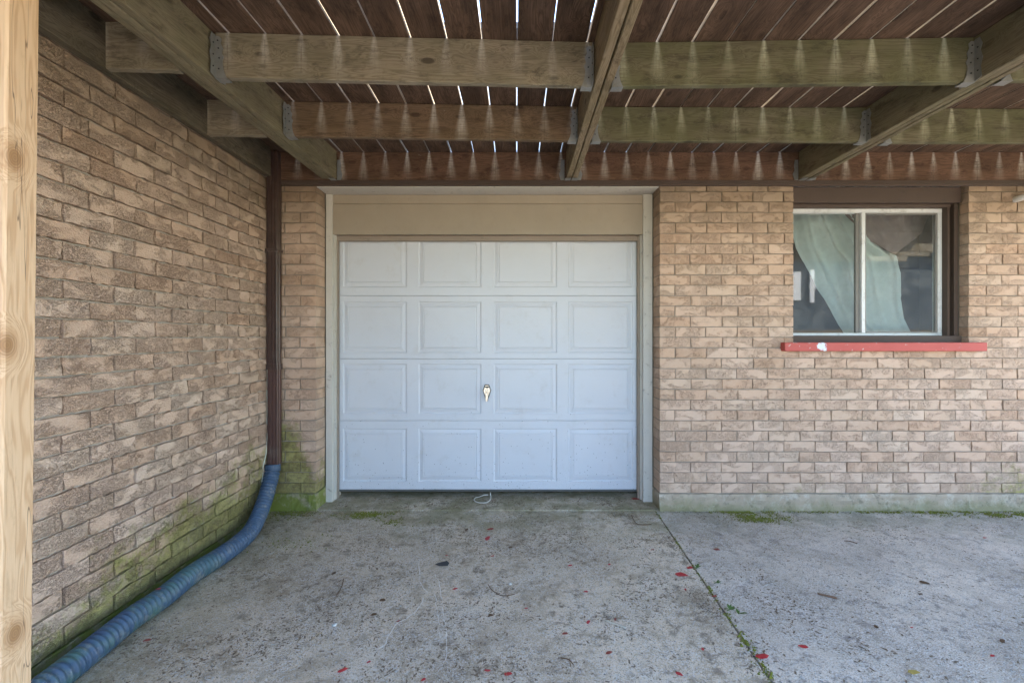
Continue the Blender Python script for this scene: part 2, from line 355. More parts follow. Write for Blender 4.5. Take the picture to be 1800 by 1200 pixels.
M['mossy'] = simple('moss_tufts', (.16, .165, .03), .95, 0, .1, .6, 40)
M['straw'] = simple('dry_straw', (.34, .26, .15), .8, 0, .2, .35, 30)
M['weed'] = simple('weed_leaf', (.10, .155, .04), .6, 0, .3, .3, 40)
M['blackbit'] = simple('black_scrap', (.018, .02, .024), .5, 0, .4, .3, 60)
M['palewood'] = simple('pale_splinter', (.52, .46, .36), .8, 0, .2, .15, 30, .3)
M['brownwood'] = simple('brown_splinter', (.20, .12, .075), .8, 0, .2, .2, 30, .3)
M['yellowleaf'] = simple('yellow_leaf', (.42, .31, .08), .7, 0, .2, .2, 30, .3)
M['chalk'] = simple('mineral_streak', (.78, .73, .65), .95, 0, .1, .2, 40, .6)

# post: visible knots at fixed spots of its inner face (local x runs up the post)
def px_to_plane_x(px, py, X):      # point on the plane x = X seen at photo pixel
    d = 800*abs(X)/(908-px); return d, CAMZ-(py-592)*d/800
kn = []
for (a, b) in ((22, 277), (12, 606), (32, 1112)):
    d, z = px_to_plane_x(a, b, -1.434); kn.append((z, -(d-1.315), .0445))
# ------------------------------------------------------------------ mesh helpers
class MB:
    def __init__(s): s.v = []; s.f = []; s.sm = []
    def box(s, x0, x1, y0, y1, z0, z1):
        b = len(s.v)
        s.v += [(x0, y0, z0), (x1, y0, z0), (x1, y1, z0), (x0, y1, z0), (x0, y0, z1), (x1, y0, z1), (x1, y1, z1), (x0, y1, z1)]
        s.f += [tuple(b+i for i in q) for q in ((0, 3, 2, 1), (4, 5, 6, 7), (0, 1, 5, 4), (1, 2, 6, 5), (2, 3, 7, 6), (3, 0, 4, 7))]
        return s
    def poly_prism(s, pts, axis, a0, a1):    # outline pts (u,v) extruded along axis from a0 to a1
        b = len(s.v); n = len(pts)
        for a in (a0, a1):
            for (u, v) in pts:
                s.v.append({'x': (a, u, v), 'y': (u, a, v), 'z': (u, v, a)}[axis])
        s.f.append(tuple(b+i for i in range(n))); s.f.append(tuple(b+n+i for i in reversed(range(n))))
        for i in range(n): j = (i+1) % n; s.f.append((b+i, b+n+i, b+n+j, b+j))
        return s
    def tube(s, pts, rads, seg=12, cap=True):
        P = [Vector(p) for p in pts]; b = len(s.v); n = len(P); up = None
        if not isinstance(rads, (list, tuple)): rads = [rads]*n
        for i, p in enumerate(P):
            t = (P[min(i+1, n-1)]-P[max(i-1, 0)]).normalized()
            if up is None: up = t.orthogonal().normalized()
            up = (up - t*up.dot(t)).normalized(); w = t.cross(up)
            for k in range(seg):
                a = 2*math.pi*k/seg; s.v.append(tuple(p+(up*math.cos(a)+w*math.sin(a))*rads[i]))
        for i in range(n-1):
            for k in range(seg):
                k2 = (k+1) % seg
                s.f.append((b+i*seg+k, b+i*seg+k2, b+(i+1)*seg+k2, b+(i+1)*seg+k))
        if cap:
            s.f.append(tuple(b+k for k in reversed(range(seg)))); s.f.append(tuple(b+(n-1)*seg+k for k in range(seg)))
        return s
    def build(s, name, mat, parent=None, smooth=False, loc=None, rot=None, bevel=0, autos=False):
        me = bpy.data.meshes.new(name); me.from_pydata(s.v, [], s.f); me.validate()
        bm = bmesh.new(); bm.from_mesh(me)
        bmesh.ops.recalc_face_normals(bm, faces=bm.faces)
        if bevel: bmesh.ops.bevel(bm, geom=[e for e in bm.edges], offset=bevel, segments=1, affect='EDGES', clamp_overlap=True)
        bm.to_mesh(me); bm.free()
        if smooth:
            for p in me.polygons: p.use_smooth = True
        me.materials.append(mat)
        return link(name, me, parent, loc, rot)
def link(name, me, parent=None, loc=None, rot=None):
    o = bpy.data.objects.new(name, me); COL.objects.link(o)
    if loc is not None: o.location = loc
    if rot is not None: o.rotation_euler = rot
    if parent: o.parent = parent
    return o
def tag(o, label, cat, group=None):
    o['label'] = label; o['category'] = cat
    if group: o['group'] = group
    return o
def thing(name, label, cat, group=None, loc=(0, 0, 0)):
    o = bpy.data.objects.new(name, None); COL.objects.link(o); o.location = loc
    return tag(o, label, cat, group)
def struct(o): o['kind'] = 'structure'; return o
def stuff(o): o['kind'] = 'stuff'; return o
# long timber: local x along the length, mesh centred; faces given by endpoints of its centre line
def plank(name, p0, p1, w, h, mat, parent, bevel=.003, seg=8, wob=.0015, roll=0):
    p0 = Vector(p0); p1 = Vector(p1); L = (p1-p0).length
    v = []; f = []
    rg = random.Random(int(L*1e4)+int(p0.x*977)+int(p0.y*331))
    prof = [(-w/2+bevel, -h/2), (w/2-bevel, -h/2), (w/2, -h/2+bevel), (w/2, h/2-bevel), (w/2-bevel, h/2), (-w/2+bevel, h/2), (-w/2, h/2-bevel), (-w/2, -h/2+bevel)]
    for i in range(seg+1):
        x = -L/2+L*i/seg; dy = rg.uniform(-wob, wob); dz = rg.uniform(-wob, wob)
        for (a, b) in prof: v.append((x, a+dy+rg.uniform(-wob, wob)*.6, b+dz+rg.uniform(-wob, wob)*.6))
    for i in range(seg):
        for k in range(8): f.append((i*8+k, i*8+(k+1) % 8, (i+1)*8+(k+1) % 8, (i+1)*8+k))
    f.append(tuple(range(8))); f.append(tuple(seg*8+k for k in reversed(range(8))))
    mb = MB(); mb.v = v; mb.f = f
    o = mb.build(name, mat, parent)
    d = (p1-p0).normalized(); yaw = math.atan2(d.y, d.x); pitch = -math.asin(d.z)
    o.location = (p0+p1)/2; o.rotation_euler = (roll, pitch, yaw)
    return o
def G(px, py, z=0.0):              # ground point under a photo pixel
    d = 800*(CAMZ-z)/(py-592); return (px-908)*d/800, d

JR_ = .0085; WY = 3.90; LX = -2.10; BZ = .150; CH = .089; BL = .267; JT = .009
# ------------------------------------------------------------------ ground, slabs
struct(MB().box(-150, 150, -150, 150, -.6, -.10).build('ground', M['lawn']))
jx0, jy0 = 1.19, 3.90; jx1, jy1 = 1.106, 2.02
def jx(y): return jx1+(jx0-jx1)*(y-jy1)/(jy0-jy1)
Y0 = -6.0
mb = MB(); mb.poly_prism([(-2.12, Y0), (jx(Y0)-.005, Y0), (jx(3.897)-.005, 3.897), (-2.12, 3.897)], 'z', -.12, 0)
slabL = struct(mb.build('patio_slab', M['slab'], bevel=.003))
mb = MB(); mb.poly_prism([(jx(Y0)+.005, Y0), (9, Y0), (9, 3.93), (jx(3.93)+.005, 3.93)], 'z', -.12, -.001)
slabR = struct(mb.build('patio_slab', M['slab_right'], bevel=.003))
struct(MB().box(-1.74, 1.24, 3.902, 4.60, -.12, .006).build('garage_threshold', M['slab'], bevel=.003))
struct(MB().box(jx(-1)-.1, jx(3.9)+.1, Y0, 3.9, -.13, -.055).build('joint_filler', M['litter']))

# ------------------------------------------------------------------ brickwork
def brick_mesh(L, H, D, seed, amp, nx=6, nz=3):
    rg = random.Random(seed); v = []; f = []; sm = []
    offv = Vector((rg.uniform(0, 90), rg.uniform(0, 90), rg.uniform(0, 90)))
    for j in range(nz+1):
        for i in range(nx+1):
            x = -L/2+L*i/nx; z = -H/2+H*j/nz
            edge = i in (0, nx) or j in (0, nz)
            n = noise.noise(Vector((x*14, z*26, 0))+offv)
            if i in (0, nx): x += rg.uniform(-.0022, .0022)
            if j in (0, nz): z += rg.uniform(-.003, .002)*min(1.6, amp/.004)
            y = -amp*(.5+n*1.3)+(.002 if edge else 0)
            if j == 0: y -= amp*.35
            v.append((x, y, z))
    def id(i, j): return j*(nx+1)+i
    for j in range(nz):
        for i in range(nx):
            f.append((id(i, j), id(i+1, j), id(i+1, j+1), id(i, j+1))); sm.append(True)
    per = [id(i, 0) for i in range(nx+1)]+[id(nx, j) for j in range(1, nz+1)]+[id(i, nz) for i in range(nx-1, -1, -1)]+[id(0, j) for j in range(nz-1, 0, -1)]
    b = len(v)
    n = len(per)
    for p in per: v.append(v[p])
    for p in per: v.append((v[p][0], D, v[p][2]))
    for k in range(n): f.append((b+k, b+n+k, b+n+(k+1) % n, b+(k+1) % n)); sm.append(False)
    f.append(tuple(b+n+k for k in range(n))); sm.append(False)
    me = bpy.data.meshes.new('brick'); me.from_pydata(v, [], f)
    for p, s_ in zip(me.polygons, sm): p.use_smooth = s_
    return me
_bc = {}
def brick_variant(L, D, kind, mat, rg):
    amp = {'left': .0068, 'right': .0018}[kind]
    key = (round(L, 3), round(D, 3), kind, mat.name, rg.randrange(10 if abs(L-(BL-JT)) < .002 else 2))
    if key not in _bc:
        me = brick_mesh(L, CH-(JT if kind == 'left' else JR_), D, hash(key[:3]) % 9999+key[4]*31, amp, *((8, 3) if kind == 'left' else (6, 2)))
        me.materials.append(mat); _bc[key] = me
    return _bc[key]
def lay(parent, u0, u1, place, kind, mat, rg, visible, holes=(), nrow=30, phase=0.0, deep_at=(), rest=None, zmax=2.91, r0=0):
    """courses of running bond between u0 and u1; place(u, z) -> (location, rotation)"""
    for r in range(r0, nrow):
        z = BZ+CH*r+CH/2
        if z+CH/2-.02 > zmax: break
        spans = [(u0, u1)]
        for (h0, h1, z0, z1) in holes:
            if z0 < z < z1:
                ns = []
                for (a, b) in spans:
                    if h0 > a: ns.append((a, min(b, h0)))
                    if h1 < b: ns.append((max(a, h1), b))
                spans = ns
        for (a, b) in spans:
            u = math.floor((a-phase)/BL)*BL+phase+(BL/2 if r % 2 else 0)
            while u > a: u -= BL
            cuts = []
            uu = u
            while uu < b:
                cuts.append(uu); uu += BL
            edges = [a]+[c+(rg.uniform(-.006, .006)) for c in cuts if a+.07 < c < b-.07]+[b]
            for k in range(len(edges)-1):
                e0, e1 = edges[k], edges[k+1]
                L = e1-e0-(JT if kind == 'left' else JR_)
                Lq = round(L/.02)*.02 if abs(L-(BL-JT)) > .014 else BL-JT
                D = .085
                for dd in deep_at:
                    if abs(e0-dd) < .01 or abs(e1-dd) < .01: D = .185
                c = (e0+e1)/2
                me = brick_variant(Lq, D, kind, mat, rg)
                loc, rot = place(c, z, rg)
                if visible(c, z, L):
                    o = link('brick', me, parent, loc, rot); o.scale = (L/Lq, 1, 1)
                    if rg.random() < .0: pass
                elif rest is not None:
                    Mx = Matrix.Translation(loc) @ Matrix.Rotation(rot[2], 4, 'Z') @ Matrix.Diagonal((L/Lq, 1, 1, 1))
                    b0 = len(rest.v); rest.v += [tuple(Mx @ vv.co) for vv in me.vertices]
                    rest.f += [tuple(b0+i for i in p.vertices) for p in me.polygons]
rg = random.Random(3)
# left wing wall
wl_ = thing('brick_wall', 'rough tan brick wall running along the left side beside the blue hose', 'wall', loc=(LX, WY, 0))
wl_.location = (0, 0, 0)
MB().box(LX-.25, LX-.016, -.9, 4.2, -.1, 2.85).build('mortar', M['mortar_left'], wl_)
rest = MB()
def placeL(u, z, g): return ((LX+g.uniform(-.003, .006), u, z+g.uniform(-.001, .001)), (g.uniform(-.012, .012), g.uniform(-.006, .006), R(90)+g.uniform(-.008, .008)))
lay(wl_, -.9, WY-.004, placeL, 'left', M['brick_left'], rg, lambda u, z, L: u > 1.70, phase=.10, rest=rest, r0=-1, nrow=31)
stuff(rest.build('brickwork', M['brick_left'], wl_))
MB().box(LX-.2, LX+.004, -.9, WY+.0, -.1, .052).build('foundation', M['foundation'], wl_, bevel=.004)

def placeB(u, z, g): return ((u, WY+g.uniform(-.0025, .0025), z+g.uniform(-.001, .001)), (g.uniform(-.008, .008), g.uniform(-.004, .004), g.uniform(-.006, .006)))
# pier between the downspout and the garage door
pr = thing('brick_pier', 'narrow mossy brick pier between the brown downspout and the garage door', 'pier')
OL, OR = -1.717, 1.224
MB().box(LX, OL-.008, WY+.013, 4.25, -.1, 2.80).build('mortar', M['mortar'], pr)
lay(pr, LX+.006, OL, placeB, 'right', M['brick_pier'], rg, lambda u, z, L: True, phase=-1.851, deep_at=(OL,))
PIERF = True
# wall right of the door
wr = thing('brick_wall', 'long tan brick wall between the garage door and the right edge, around the window', 'wall')
WX0, WX1, WZ0, WZ1 = 2.376, 3.873, 1.43, 2.79
mb = MB()
mb.box(OR+.008, WX0-.008, WY+.013, 4.25, -.1, 2.80)
mb.box(WX0-.008, WX1+.008, WY+.0133, 4.25, -.1, WZ0-.06)
mb.box(WX1+.008, 7.0, WY+.013, 4.25, -.1, 2.80)
mb.build('mortar', M['mortar'], wr)
rest = MB()
lay(wr, OR, 6.9, placeB, 'right', M['brick'], rg, lambda u, z, L: u-L/2 < 4.40, holes=((WX0, WX1, 1.44, 2.9),), phase=1.224, deep_at=(OR,), rest=rest)
stuff(rest.build('brickwork', M['brick'], wr))
def ragged(x0, x1, y, yb, zt, parent):
    n = max(4, int((x1-x0)/.035)); v = []; f = []; rows = (-.02, .02, .055, .09, .12, 1)
    for i in range(n+1):
        x = x0+(x1-x0)*i/n
        top = zt+.006*noise.noise(Vector((x*7, 0, 0)))+.004*noise.noise(Vector((x*31, 3, 0)))
        for k, z in enumerate(rows):
            zz = top if z == 1 else z
            v.append((x, y+.012*noise.noise(Vector((x*9, zz*16, 1)))+.005*noise.noise(Vector((x*40, zz*40, 2)))+(.004 if z == 1 else 0)-.006*(z < .03), zz))
        v.append((x, yb, top+.001)); v.append((x, yb, -.02))
    m = len(rows)+2
    for i in range(n):
        for k in range(m-1): f.append((i*m+k, (i+1)*m+k, (i+1)*m+k+1, i*m+k+1))
    f.append(tuple(range(m))[::-1]); f.append(tuple(n*m+k for k in range(m)))
    mb = MB(); mb.v = v; mb.f = f; return mb.build('foundation', M['foundation'], parent)
ragged(OR-.002, 7, WY-.008, 4.15, BZ-.006, wr)
for (a, b, t_) in ((LX+.008, -1.93, -.002), (-1.928, -1.85, .003), (-1.847, -1.782, -.001), (-1.778, OL+.002, -.004)): ragged(a, b, WY-.005+t_, 4.12, BZ-.006, pr).name = 'foundation_stone'

# ------------------------------------------------------------------ house mass above and behind (unseen; roof ridge shaped to block a low sun)
struct(MB().box(LX, 9, 3.902, 4.25, 2.80, 4.02).box(-9, LX-.02, -.9, 4.25, 2.86, 4.02).build('unseen_upper_house_wall', M['siding']))
struct(MB().box(7.01, 9, 3.91, 4.25, -.1, 2.80).box(-9, LX-.26, -.9, 4.2, -.1, 2.85).build('unseen_house_wall', M['siding']))
mb = MB(); mb.poly_prism([(3.75, 4.03), (3.75, 4.08), (10, 7.85), (16.5, 4.08), (16.5, 4.03)], 'x', -9, 9)
struct(mb.build('unseen_house_roof', M['shingle']))
struct(MB().box(-9, 9, 4.9, 16, -.1, 4.02).build('unseen_house_body', M['siding']))

# ------------------------------------------------------------------ garage door frame
fr = thing('door_frame', 'beige painted wooden frame and header around the garage door', 'door frame')
hz = 2.770
MB().box(OL+.002, OL+.060, 4.09, 4.13, .004, 2.7695).build('side_casing', M['trim'], fr, bevel=.002)
MB().box(OR-.085, OR-.002, 4.09, 4.13, .004, 2.7695).build('side_casing', M['trim'], fr, bevel=.002)
MB().box(OL+.002, OR-.002, 3.905, 4.12, hz+.001, hz+.022).build('soffit_board', M['trim'], fr, bevel=.002)
MB().box(OL+.0605, OR-.0855, 4.105, 4.135, 2.687, 2.769).build('header_board', M['header'], fr, bevel=.002)
MB().box(OL+.0605, OR-.0855, 4.102, 4.135, 2.4115, 2.684).build('header_board', M['header'], fr, bevel=.002)
MB().box(OL+.0605, OR-.0855, 4.1355, 4.24, 2.4165, 2.75).build('head_jamb', M['stop'], fr)
JL, JR = OL+.060, OR-.085
MB().box(OL+.003, JL, 4.1315, 4.30, .004, 2.45).build('side_jamb', M['trim'], fr)
MB().box(JR, OR-.003, 4.1315, 4.30, .004, 2.45).build('side_jamb', M['trim'], fr)
MB().box(JL+.001, -1.635, 4.165, 4.205, .008, 2.4155).build('door_stop', M['stop'], fr, bevel=.003)
MB().box(1.108, JR-.001, 4.165, 4.205, .008, 2.4155).build('door_stop', M['stop'], fr, bevel=.003)
MB().box(-1.634, 1.107, 4.1655, 4.2045, 2.366, 2.4155).build('door_stop', M['stop'], fr, bevel=.003)
MB().box(JL+.001, JL+.012, 4.137, 4.164, .010, 2.4150).build('stop_bead', M['trim'], fr)
MB().box(JR-.012, JR-.001, 4.137, 4.164, .010, 2.4150).build('stop_bead', M['trim'], fr)

# ------------------------------------------------------------------ garage door
gd = thing('garage_door', 'white sectional garage door with sixteen embossed rectangles, closed', 'garage door')
DY = 4.220; K = 800/DY
def dX(px): return (px-908)/K
def dZ(py): return CAMZ-(py-592)/K
cols_o = [(603, 715), (736, 846), (868, 979), (999, 1112)]
def door_section(z0, z1, r0, r1):
    """front skin with four pressed rectangles between heights r0..r1"""
    x0, x1 = -1.66, 1.135; v = []; f = []
    def q(ax, bx, az, bz, y=0):
        b = len(v); v.extend([(ax, y, az), (bx, y, az), (bx, y, bz), (ax, y, bz)]); f.append((b, b+1, b+2, b+3))
    rects = [(dX(a), dX(b)) for a, b in cols_o]
    q(x0, x1, z0, r0); q(x0, x1, r1, z1)
    xs = x0
    for (a, b) in rects:
        q(xs, a, r0, r1); xs = b
        steps = [(0, 0), (.004, .007), (.012, .009), (.044, .0015), (.049, .0055), (.053, .0010)]
        b0 = len(v)
        for (ins, dep) in steps: v.extend([(a+ins, dep, r0+ins), (b-ins, dep, r0+ins), (b-ins, dep, r1-ins), (a+ins, dep, r1-ins)])
        for k in range(len(steps)-1):
            for i in range(4):
                j = (i+1) % 4; f.append((b0+k*4+i, b0+k*4+j, b0+k*4+4+j, b0+k*4+4+i))
        e = b0+(len(steps)-1)*4; f.append((e, e+1, e+2, e+3))
    q(xs, x1, r0, r1)
    # rolled edges and body
    b = len(v); v.extend([(x0, 0, z0), (x1, 0, z0), (x1, .005, z0-.002), (x0, .005, z0-.002)]); f.append((b, b+1, b+2, b+3))
    b = len(v); v.extend([(x0, 0, z1), (x1, 0, z1), (x1, .006, z1+.002), (x0, .006, z1+.002)]); f.append((b+3, b+2, b+1, b))
    mb = MB(); mb.v = [(p[0], p[1]+DY, p[2]) for p in v]; mb.f = f
    mb.box(x0, x1, DY+.0105, DY+.045, z0-.001, z1+.001)
    me = bpy.data.meshes.new('door_panel'); me.from_pydata(mb.v, [], mb.f); me.materials.append(M['door'])
    return link('door_panel', me, gd)
zb = [dZ(860), dZ(739), dZ(630.3), dZ(519.8), dZ(410)]
rz = [(dZ(846), dZ(753)), (dZ(727), dZ(639.5)), (dZ(620), dZ(530)), (dZ(505), dZ(418.5))]
for i in range(4): door_section(zb[i]+.0025, zb[i+1]-.0025, *rz[i])
MB().box(-1.655, 1.13, DY-.004, DY+.03, dZ(860)-.018, dZ(860)).build('bottom_seal', M['rubber'], gd, bevel=.004)
hx, hz_ = dX(856), dZ(688)
ha = bpy.data.objects.new('handle', None)
mb = MB(); mb.poly_prism([(hx-.016, hz_+.062), (hx+.016, hz_+.062), (hx+.034, hz_+.012), (hx+.012, hz_-.055), (hx-.012, hz_-.055), (hx-.034, hz_+.012)], 'y', DY-.014, DY+.001)
hd = mb.build('handle', M['chrome'], gd, bevel=.004)
MB().poly_prism([(hx-.020, hz_+.067), (hx+.020, hz_+.067), (hx+.040, hz_+.012), (hx+.016, hz_-.060), (hx-.016, hz_-.060), (hx-.040, hz_+.012)], 'y', DY-.007, DY+.002).build('gasket', M['dark'], hd)
MB().poly_prism([(hx-.008, hz_+.040), (hx+.008, hz_+.040), (hx+.014, hz_-.04), (hx+.010, hz_-.088), (hx-.010, hz_-.088), (hx-.014, hz_-.04)], 'y', DY-.036, DY-.016).build('lever', M['chrome'], hd, bevel=.004)
MB().box(hx-.022, hx+.022, DY-.0245, DY-.0145, hz_+.040, hz_+.050).build('grip', M['dark'], hd, bevel=.002)
MB().tube([(hx, DY-.0375, hz_-.004), (hx, DY-.034, hz_-.004)], .0055, 10).build('lock', M['dark'], hd)
# pull cord loop under the door
def loopc():
    pts = []
    cx, cy = G(848, 876)
    for k in range(29):
        a = math.pi*.28+2*math.pi*k/28*.96
        pts.append((cx+.075*math.cos(a)*(1.0+.15*math.sin(a)), 4.10+.075*math.sin(a)-.02*math.cos(a), .012+.0+.035*max(0, math.sin(a))**2))
    return pts
lp = [(dX(862), 4.212, .055)]
loop_px = [(862, 866), (863, 872), (862, 878), (857, 882), (850, 883.5), (842, 883), (836, 881), (833, 878), (836, 874), (843, 870.5), (851, 867), (858, 864)]
for i, (a, b) in enumerate(loop_px):
    z = .012 if 1 < i < 10 else .03
    d = 800*(CAMZ-z)/(b-592); d = min(d, 4.205); lp.append(((a-908)*d/800, d, z))
tag(MB().tube(lp, .0042, 8).build('pull_cord', M['cord'], smooth=True), 'pale rope loop hanging out under the garage door', 'cord')

# ------------------------------------------------------------------ window
wi = thing('sliding_window', 'two-pane sliding window in dark brown casing above a red sill', 'window')
MB().box(WX0+.002, WX1-.004, 3.955, 4.06, 2.655, 2.79).build('head_casing', M['brownpaint'], wi, bevel=.003)
MB().box(WX0+.030, WX1-.055, 4.00, 4.10, 2.628, 2.654).build('head_casing', M['brownpaint'], wi, bevel=.003)
for (a, b, y) in ((WX1-.040, WX1-.004, 3.985), (WX1-.062, WX1-.041, 4.03), (WX1-.084, WX1-.063, 4.00)):
    MB().box(a, b, y, 4.10, 1.47, 2.627 if a < WX1-.05 else 2.654).build('side_casing', M['brownpaint'], wi, bevel=.003)
MB().box(WX0+.004, WX0+.040, 3.985, 4.10, 1.47, 2.654).build('side_casing', M['brownpaint'], wi, bevel=.003)
MB().box(WX0+.002, WX1-.004, 3.955, 4.10, 1.43, 1.498).build('bottom_casing', M['brownpaint'], wi, bevel=.003)
AX0, AX1, AZ0, AZ1, AY = WX0+.041, 3.788, 1.499, 2.627, 4.050
fo = bpy.data.objects.new('frame', None)
mb = MB(); t_ = .034
mb.box(AX0, AX1, AY, AY+.06, AZ1-t_, AZ1); mb.box(AX0, AX1, AY, AY+.06, AZ0, AZ0+.024)
mb.box(AX0, AX0+.03, AY+.001, AY+.059, AZ0+.0245, AZ1-t_-.0005); mb.box(AX1-.036, AX1, AY+.001, AY+.059, AZ0+.0245, AZ1-t_-.0005)
fo = mb.build('frame', M['alu'], wi, bevel=.002)
mx = 3.085
MB().box(mx-.016, mx+.016, AY-.004, AY+.05, AZ0+.0245, AZ1-t_-.0005).build('meeting_rail', M['alu'], wi, bevel=.002)
MB().box(mx-.052, mx-.018, AY+.018, AY+.045, AZ0+.025, AZ1-t_-.001).build('sash_stile', M['greybar'], wi, bevel=.002)
MB().box(mx+.0165, mx+.032, AY+.006, AY+.03, AZ0+.025, AZ1-t_-.001).build('sash_stile', M['greybar'], wi, bevel=.002)
MB().box(AX1-.052, AX1-.0365, AY+.006, AY+.03, AZ0+.025, AZ1-t_-.001).build('sash_stile', M['greybar'], wi, bevel=.002)
MB().box(mx+.033, AX1-.053, AY+.006, AY+.03, AZ0+.025, AZ0+.036).build('sash_rail', M['greybar'], wi)
MB().box(mx+.033, AX1-.053, AY+.006, AY+.03, AZ1-t_-.014, AZ1-t_-.001).build('sash_rail', M['greybar'], wi)
def pane(x0, x1, y):
    me = bpy.data.meshes.new('pane'); z0, z1 = AZ0+.02, AZ1-t_+.004
    me.from_pydata([(x0, y, z0), (x1, y, z0), (x1, y, z1), (x0, y, z1)], [], [(0, 1, 2, 3)]); me.materials.append(M['glass'])
    o = link('pane', me, wi); return o
pane(AX0+.02, mx-.03, AY+.032); pane(mx+.02, AX1-.04, AY+.018)
MB().box(2.263, 3.969, 3.835, 3.975, 1.368, 1.441).build('sill', M['sill'], wi, bevel=.004)
# room behind
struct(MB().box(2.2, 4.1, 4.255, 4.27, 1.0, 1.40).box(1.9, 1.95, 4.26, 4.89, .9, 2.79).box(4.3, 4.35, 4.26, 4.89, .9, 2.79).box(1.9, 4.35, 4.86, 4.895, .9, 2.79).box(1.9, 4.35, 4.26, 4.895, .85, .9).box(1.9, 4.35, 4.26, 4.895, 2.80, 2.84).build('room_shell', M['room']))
# curtains
def W(cx, cy, d=4.30):
    px = 1370+cx/3.75; py = 320+cy/3.75; return ((px-908)*d/800, CAMZ-(py-592)*d/800)
def interp(c, v):
    n = len(c)-1; i = min(int(v*n), n-1); t = v*n-i
    return c[i][0]*(1-t)+c[i+1][0]*t, c[i][1]*(1-t)+c[i+1][1]*t
def cloth(name, left, right, d, mat, folds, amp, nu=60, nv=40, skew=0):
    v = []; f = []
    for side in (0, .0025):
        for j in range(nv+1):
            for i in range(nu+1):
                a = interp(left, j/nv); b = interp(right, j/nv); u = i/nu
                x, z = W(a[0]*(1-u)+b[0]*u, a[1]*(1-u)+b[1]*u, d)
                y = d+side+amp*math.sin(u*folds*math.pi*2+skew*j/nv*6+math.sin(j/nv*4)*.8)*(.3+.7*math.sin(math.pi*min(1, .15+j/nv)))+.020*noise.noise(Vector((x*5, z*5, d*5)))+.010*noise.noise(Vector((x*13+z*9, z*13, d*5)))+.004*noise.noise(Vector((x*40+z*25, z*18, 2)))
                v.append((x, y, z))
    n1 = (nu+1)*(nv+1)
    for s in (0, 1):
        for j in range(nv):
            for i in range(nu):
                a = s*n1+j*(nu+1)+i; q = (a, a+1, a+nu+2, a+nu+1); f.append(q if s == 0 else q[::-1])
    mb = MB(); mb.v = v; mb.f = f
    return mb.build(name, mat, smooth=True)
tag(cloth('curtain', [(60, 180), (120, 430), (230, 640), (330, 820), (440, 1010)], [(470, 200), (640, 400), (790, 480), (815, 720), (830, 900), (880, 1010)], 4.30, M['curtain'], 4.0, .032, skew=.5),
    'pale blue-green curtain hanging slack across both window panes', 'curtain')
tag(cloth('curtain', [(420, 150), (440, 215), (520, 300), (590, 385)], [(1010, 150), (975, 250), (930, 340), (770, 475)], 4.275, M['valance'], 2.2, .012, nu=40, nv=24, skew=.5),
    'mauve cloth bunched across the top of the right window pane', 'cloth')

# ------------------------------------------------------------------ deck
dk = thing('wooden_deck', 'raised timber deck overhead with gapped boards, joists and metal hangers', 'deck')
DT = CAMZ+1.565; DB = DT-.235
k0 = math.floor((LX+.02)/.186)
for k in range(-11, 34):
    g0 = .003+.186*k+random.uniform(.0025, .0082); g1 = .003+.186*(k+1)-random.uniform(.0025, .0082)
    if k == -12: continue
    if k == -11: g0 = LX-.006
    xc = (g0+g1)/2
    plank('deck_board', (xc, .12+random.uniform(-.01, .01), DT+.0195), (xc, 3.885, DT+.0195), g1-g0, .037, M['deckwood'], dk, .003, 10, .0012)  # front ends unseen, carried forward to deepen the shade on the door
    bo = bpy.context.scene.collection.objects[-1]; bo.data.materials.append(M['boardedge'])
    for p_ in bo.data.polygons:
        if abs(p_.normal.y) > .8: p_.material_index = 1
# ledgers
plank('ledger_board', (-2.018, 3.878, (DT+DB)/2), (6.9, 3.878, (DT+DB)/2), .036, DT-DB-.001, M['ledger'], dk, .002, 12, .001)
plank('side_ledger', (-2.066, .15, (DT+DB)/2), (-2.064, 3.77, (DT+DB)/2), .052, DT-DB-.001, M['sideledger'], dk, .003, 8, .001)
MB().box(-2.02, 6.9, 3.874, 3.897, 2.7745, DB-.003).build('ledger_trim', M['brownpaint'], dk, bevel=.003)
MB().box(-2.02, 6.9, 3.864, 3.873, DB-.018, DB-.003).build('trim_bead', M['brownpaint'], dk)
# beams (plies)
zc = (DT+DB)/2
def beam(x0, x1, plies, wply, gap, mat, dz=(0, 0, 0)):
    n = plies
    for i in range(n):
        o = (i-(n-1)/2)*(wply+gap)
        plank('beam_ply', (x0+o-(x1-x0)*.277, .15, zc+dz[i]), (x1+o, 3.84, zc+dz[i]), wply, DT-DB-.002, mat, dk, .004, 10, .0015)
beam(-1.652, -1.582, 3, .040, .002, M['beam'], (0, -.003, .001))
beam(.452, .466, 2, .043, .009, M['beam_tan'], (0, .004))
beam(2.450, 2.442, 3, .037, .002, M['beam'], (0, .002, -.003))
# cross joists
HJ = []
def joist(x0, y0, x1, y1, mat, hang=(1, 1)):
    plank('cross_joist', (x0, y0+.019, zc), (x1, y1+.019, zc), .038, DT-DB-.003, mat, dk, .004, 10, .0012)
    if hang[0]: HJ.append((x0, y0, 1))
    if hang[1]: HJ.append((x1, y1, -1))
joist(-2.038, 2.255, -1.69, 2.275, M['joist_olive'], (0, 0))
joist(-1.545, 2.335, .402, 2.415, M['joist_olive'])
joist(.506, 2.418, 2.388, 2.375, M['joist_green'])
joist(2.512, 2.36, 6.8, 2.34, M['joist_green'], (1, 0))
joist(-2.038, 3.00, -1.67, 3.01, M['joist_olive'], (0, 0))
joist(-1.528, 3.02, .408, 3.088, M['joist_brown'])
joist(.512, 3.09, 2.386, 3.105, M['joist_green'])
joist(2.510, 3.115, 6.8, 3.13, M['joist_green'], (1, 0))
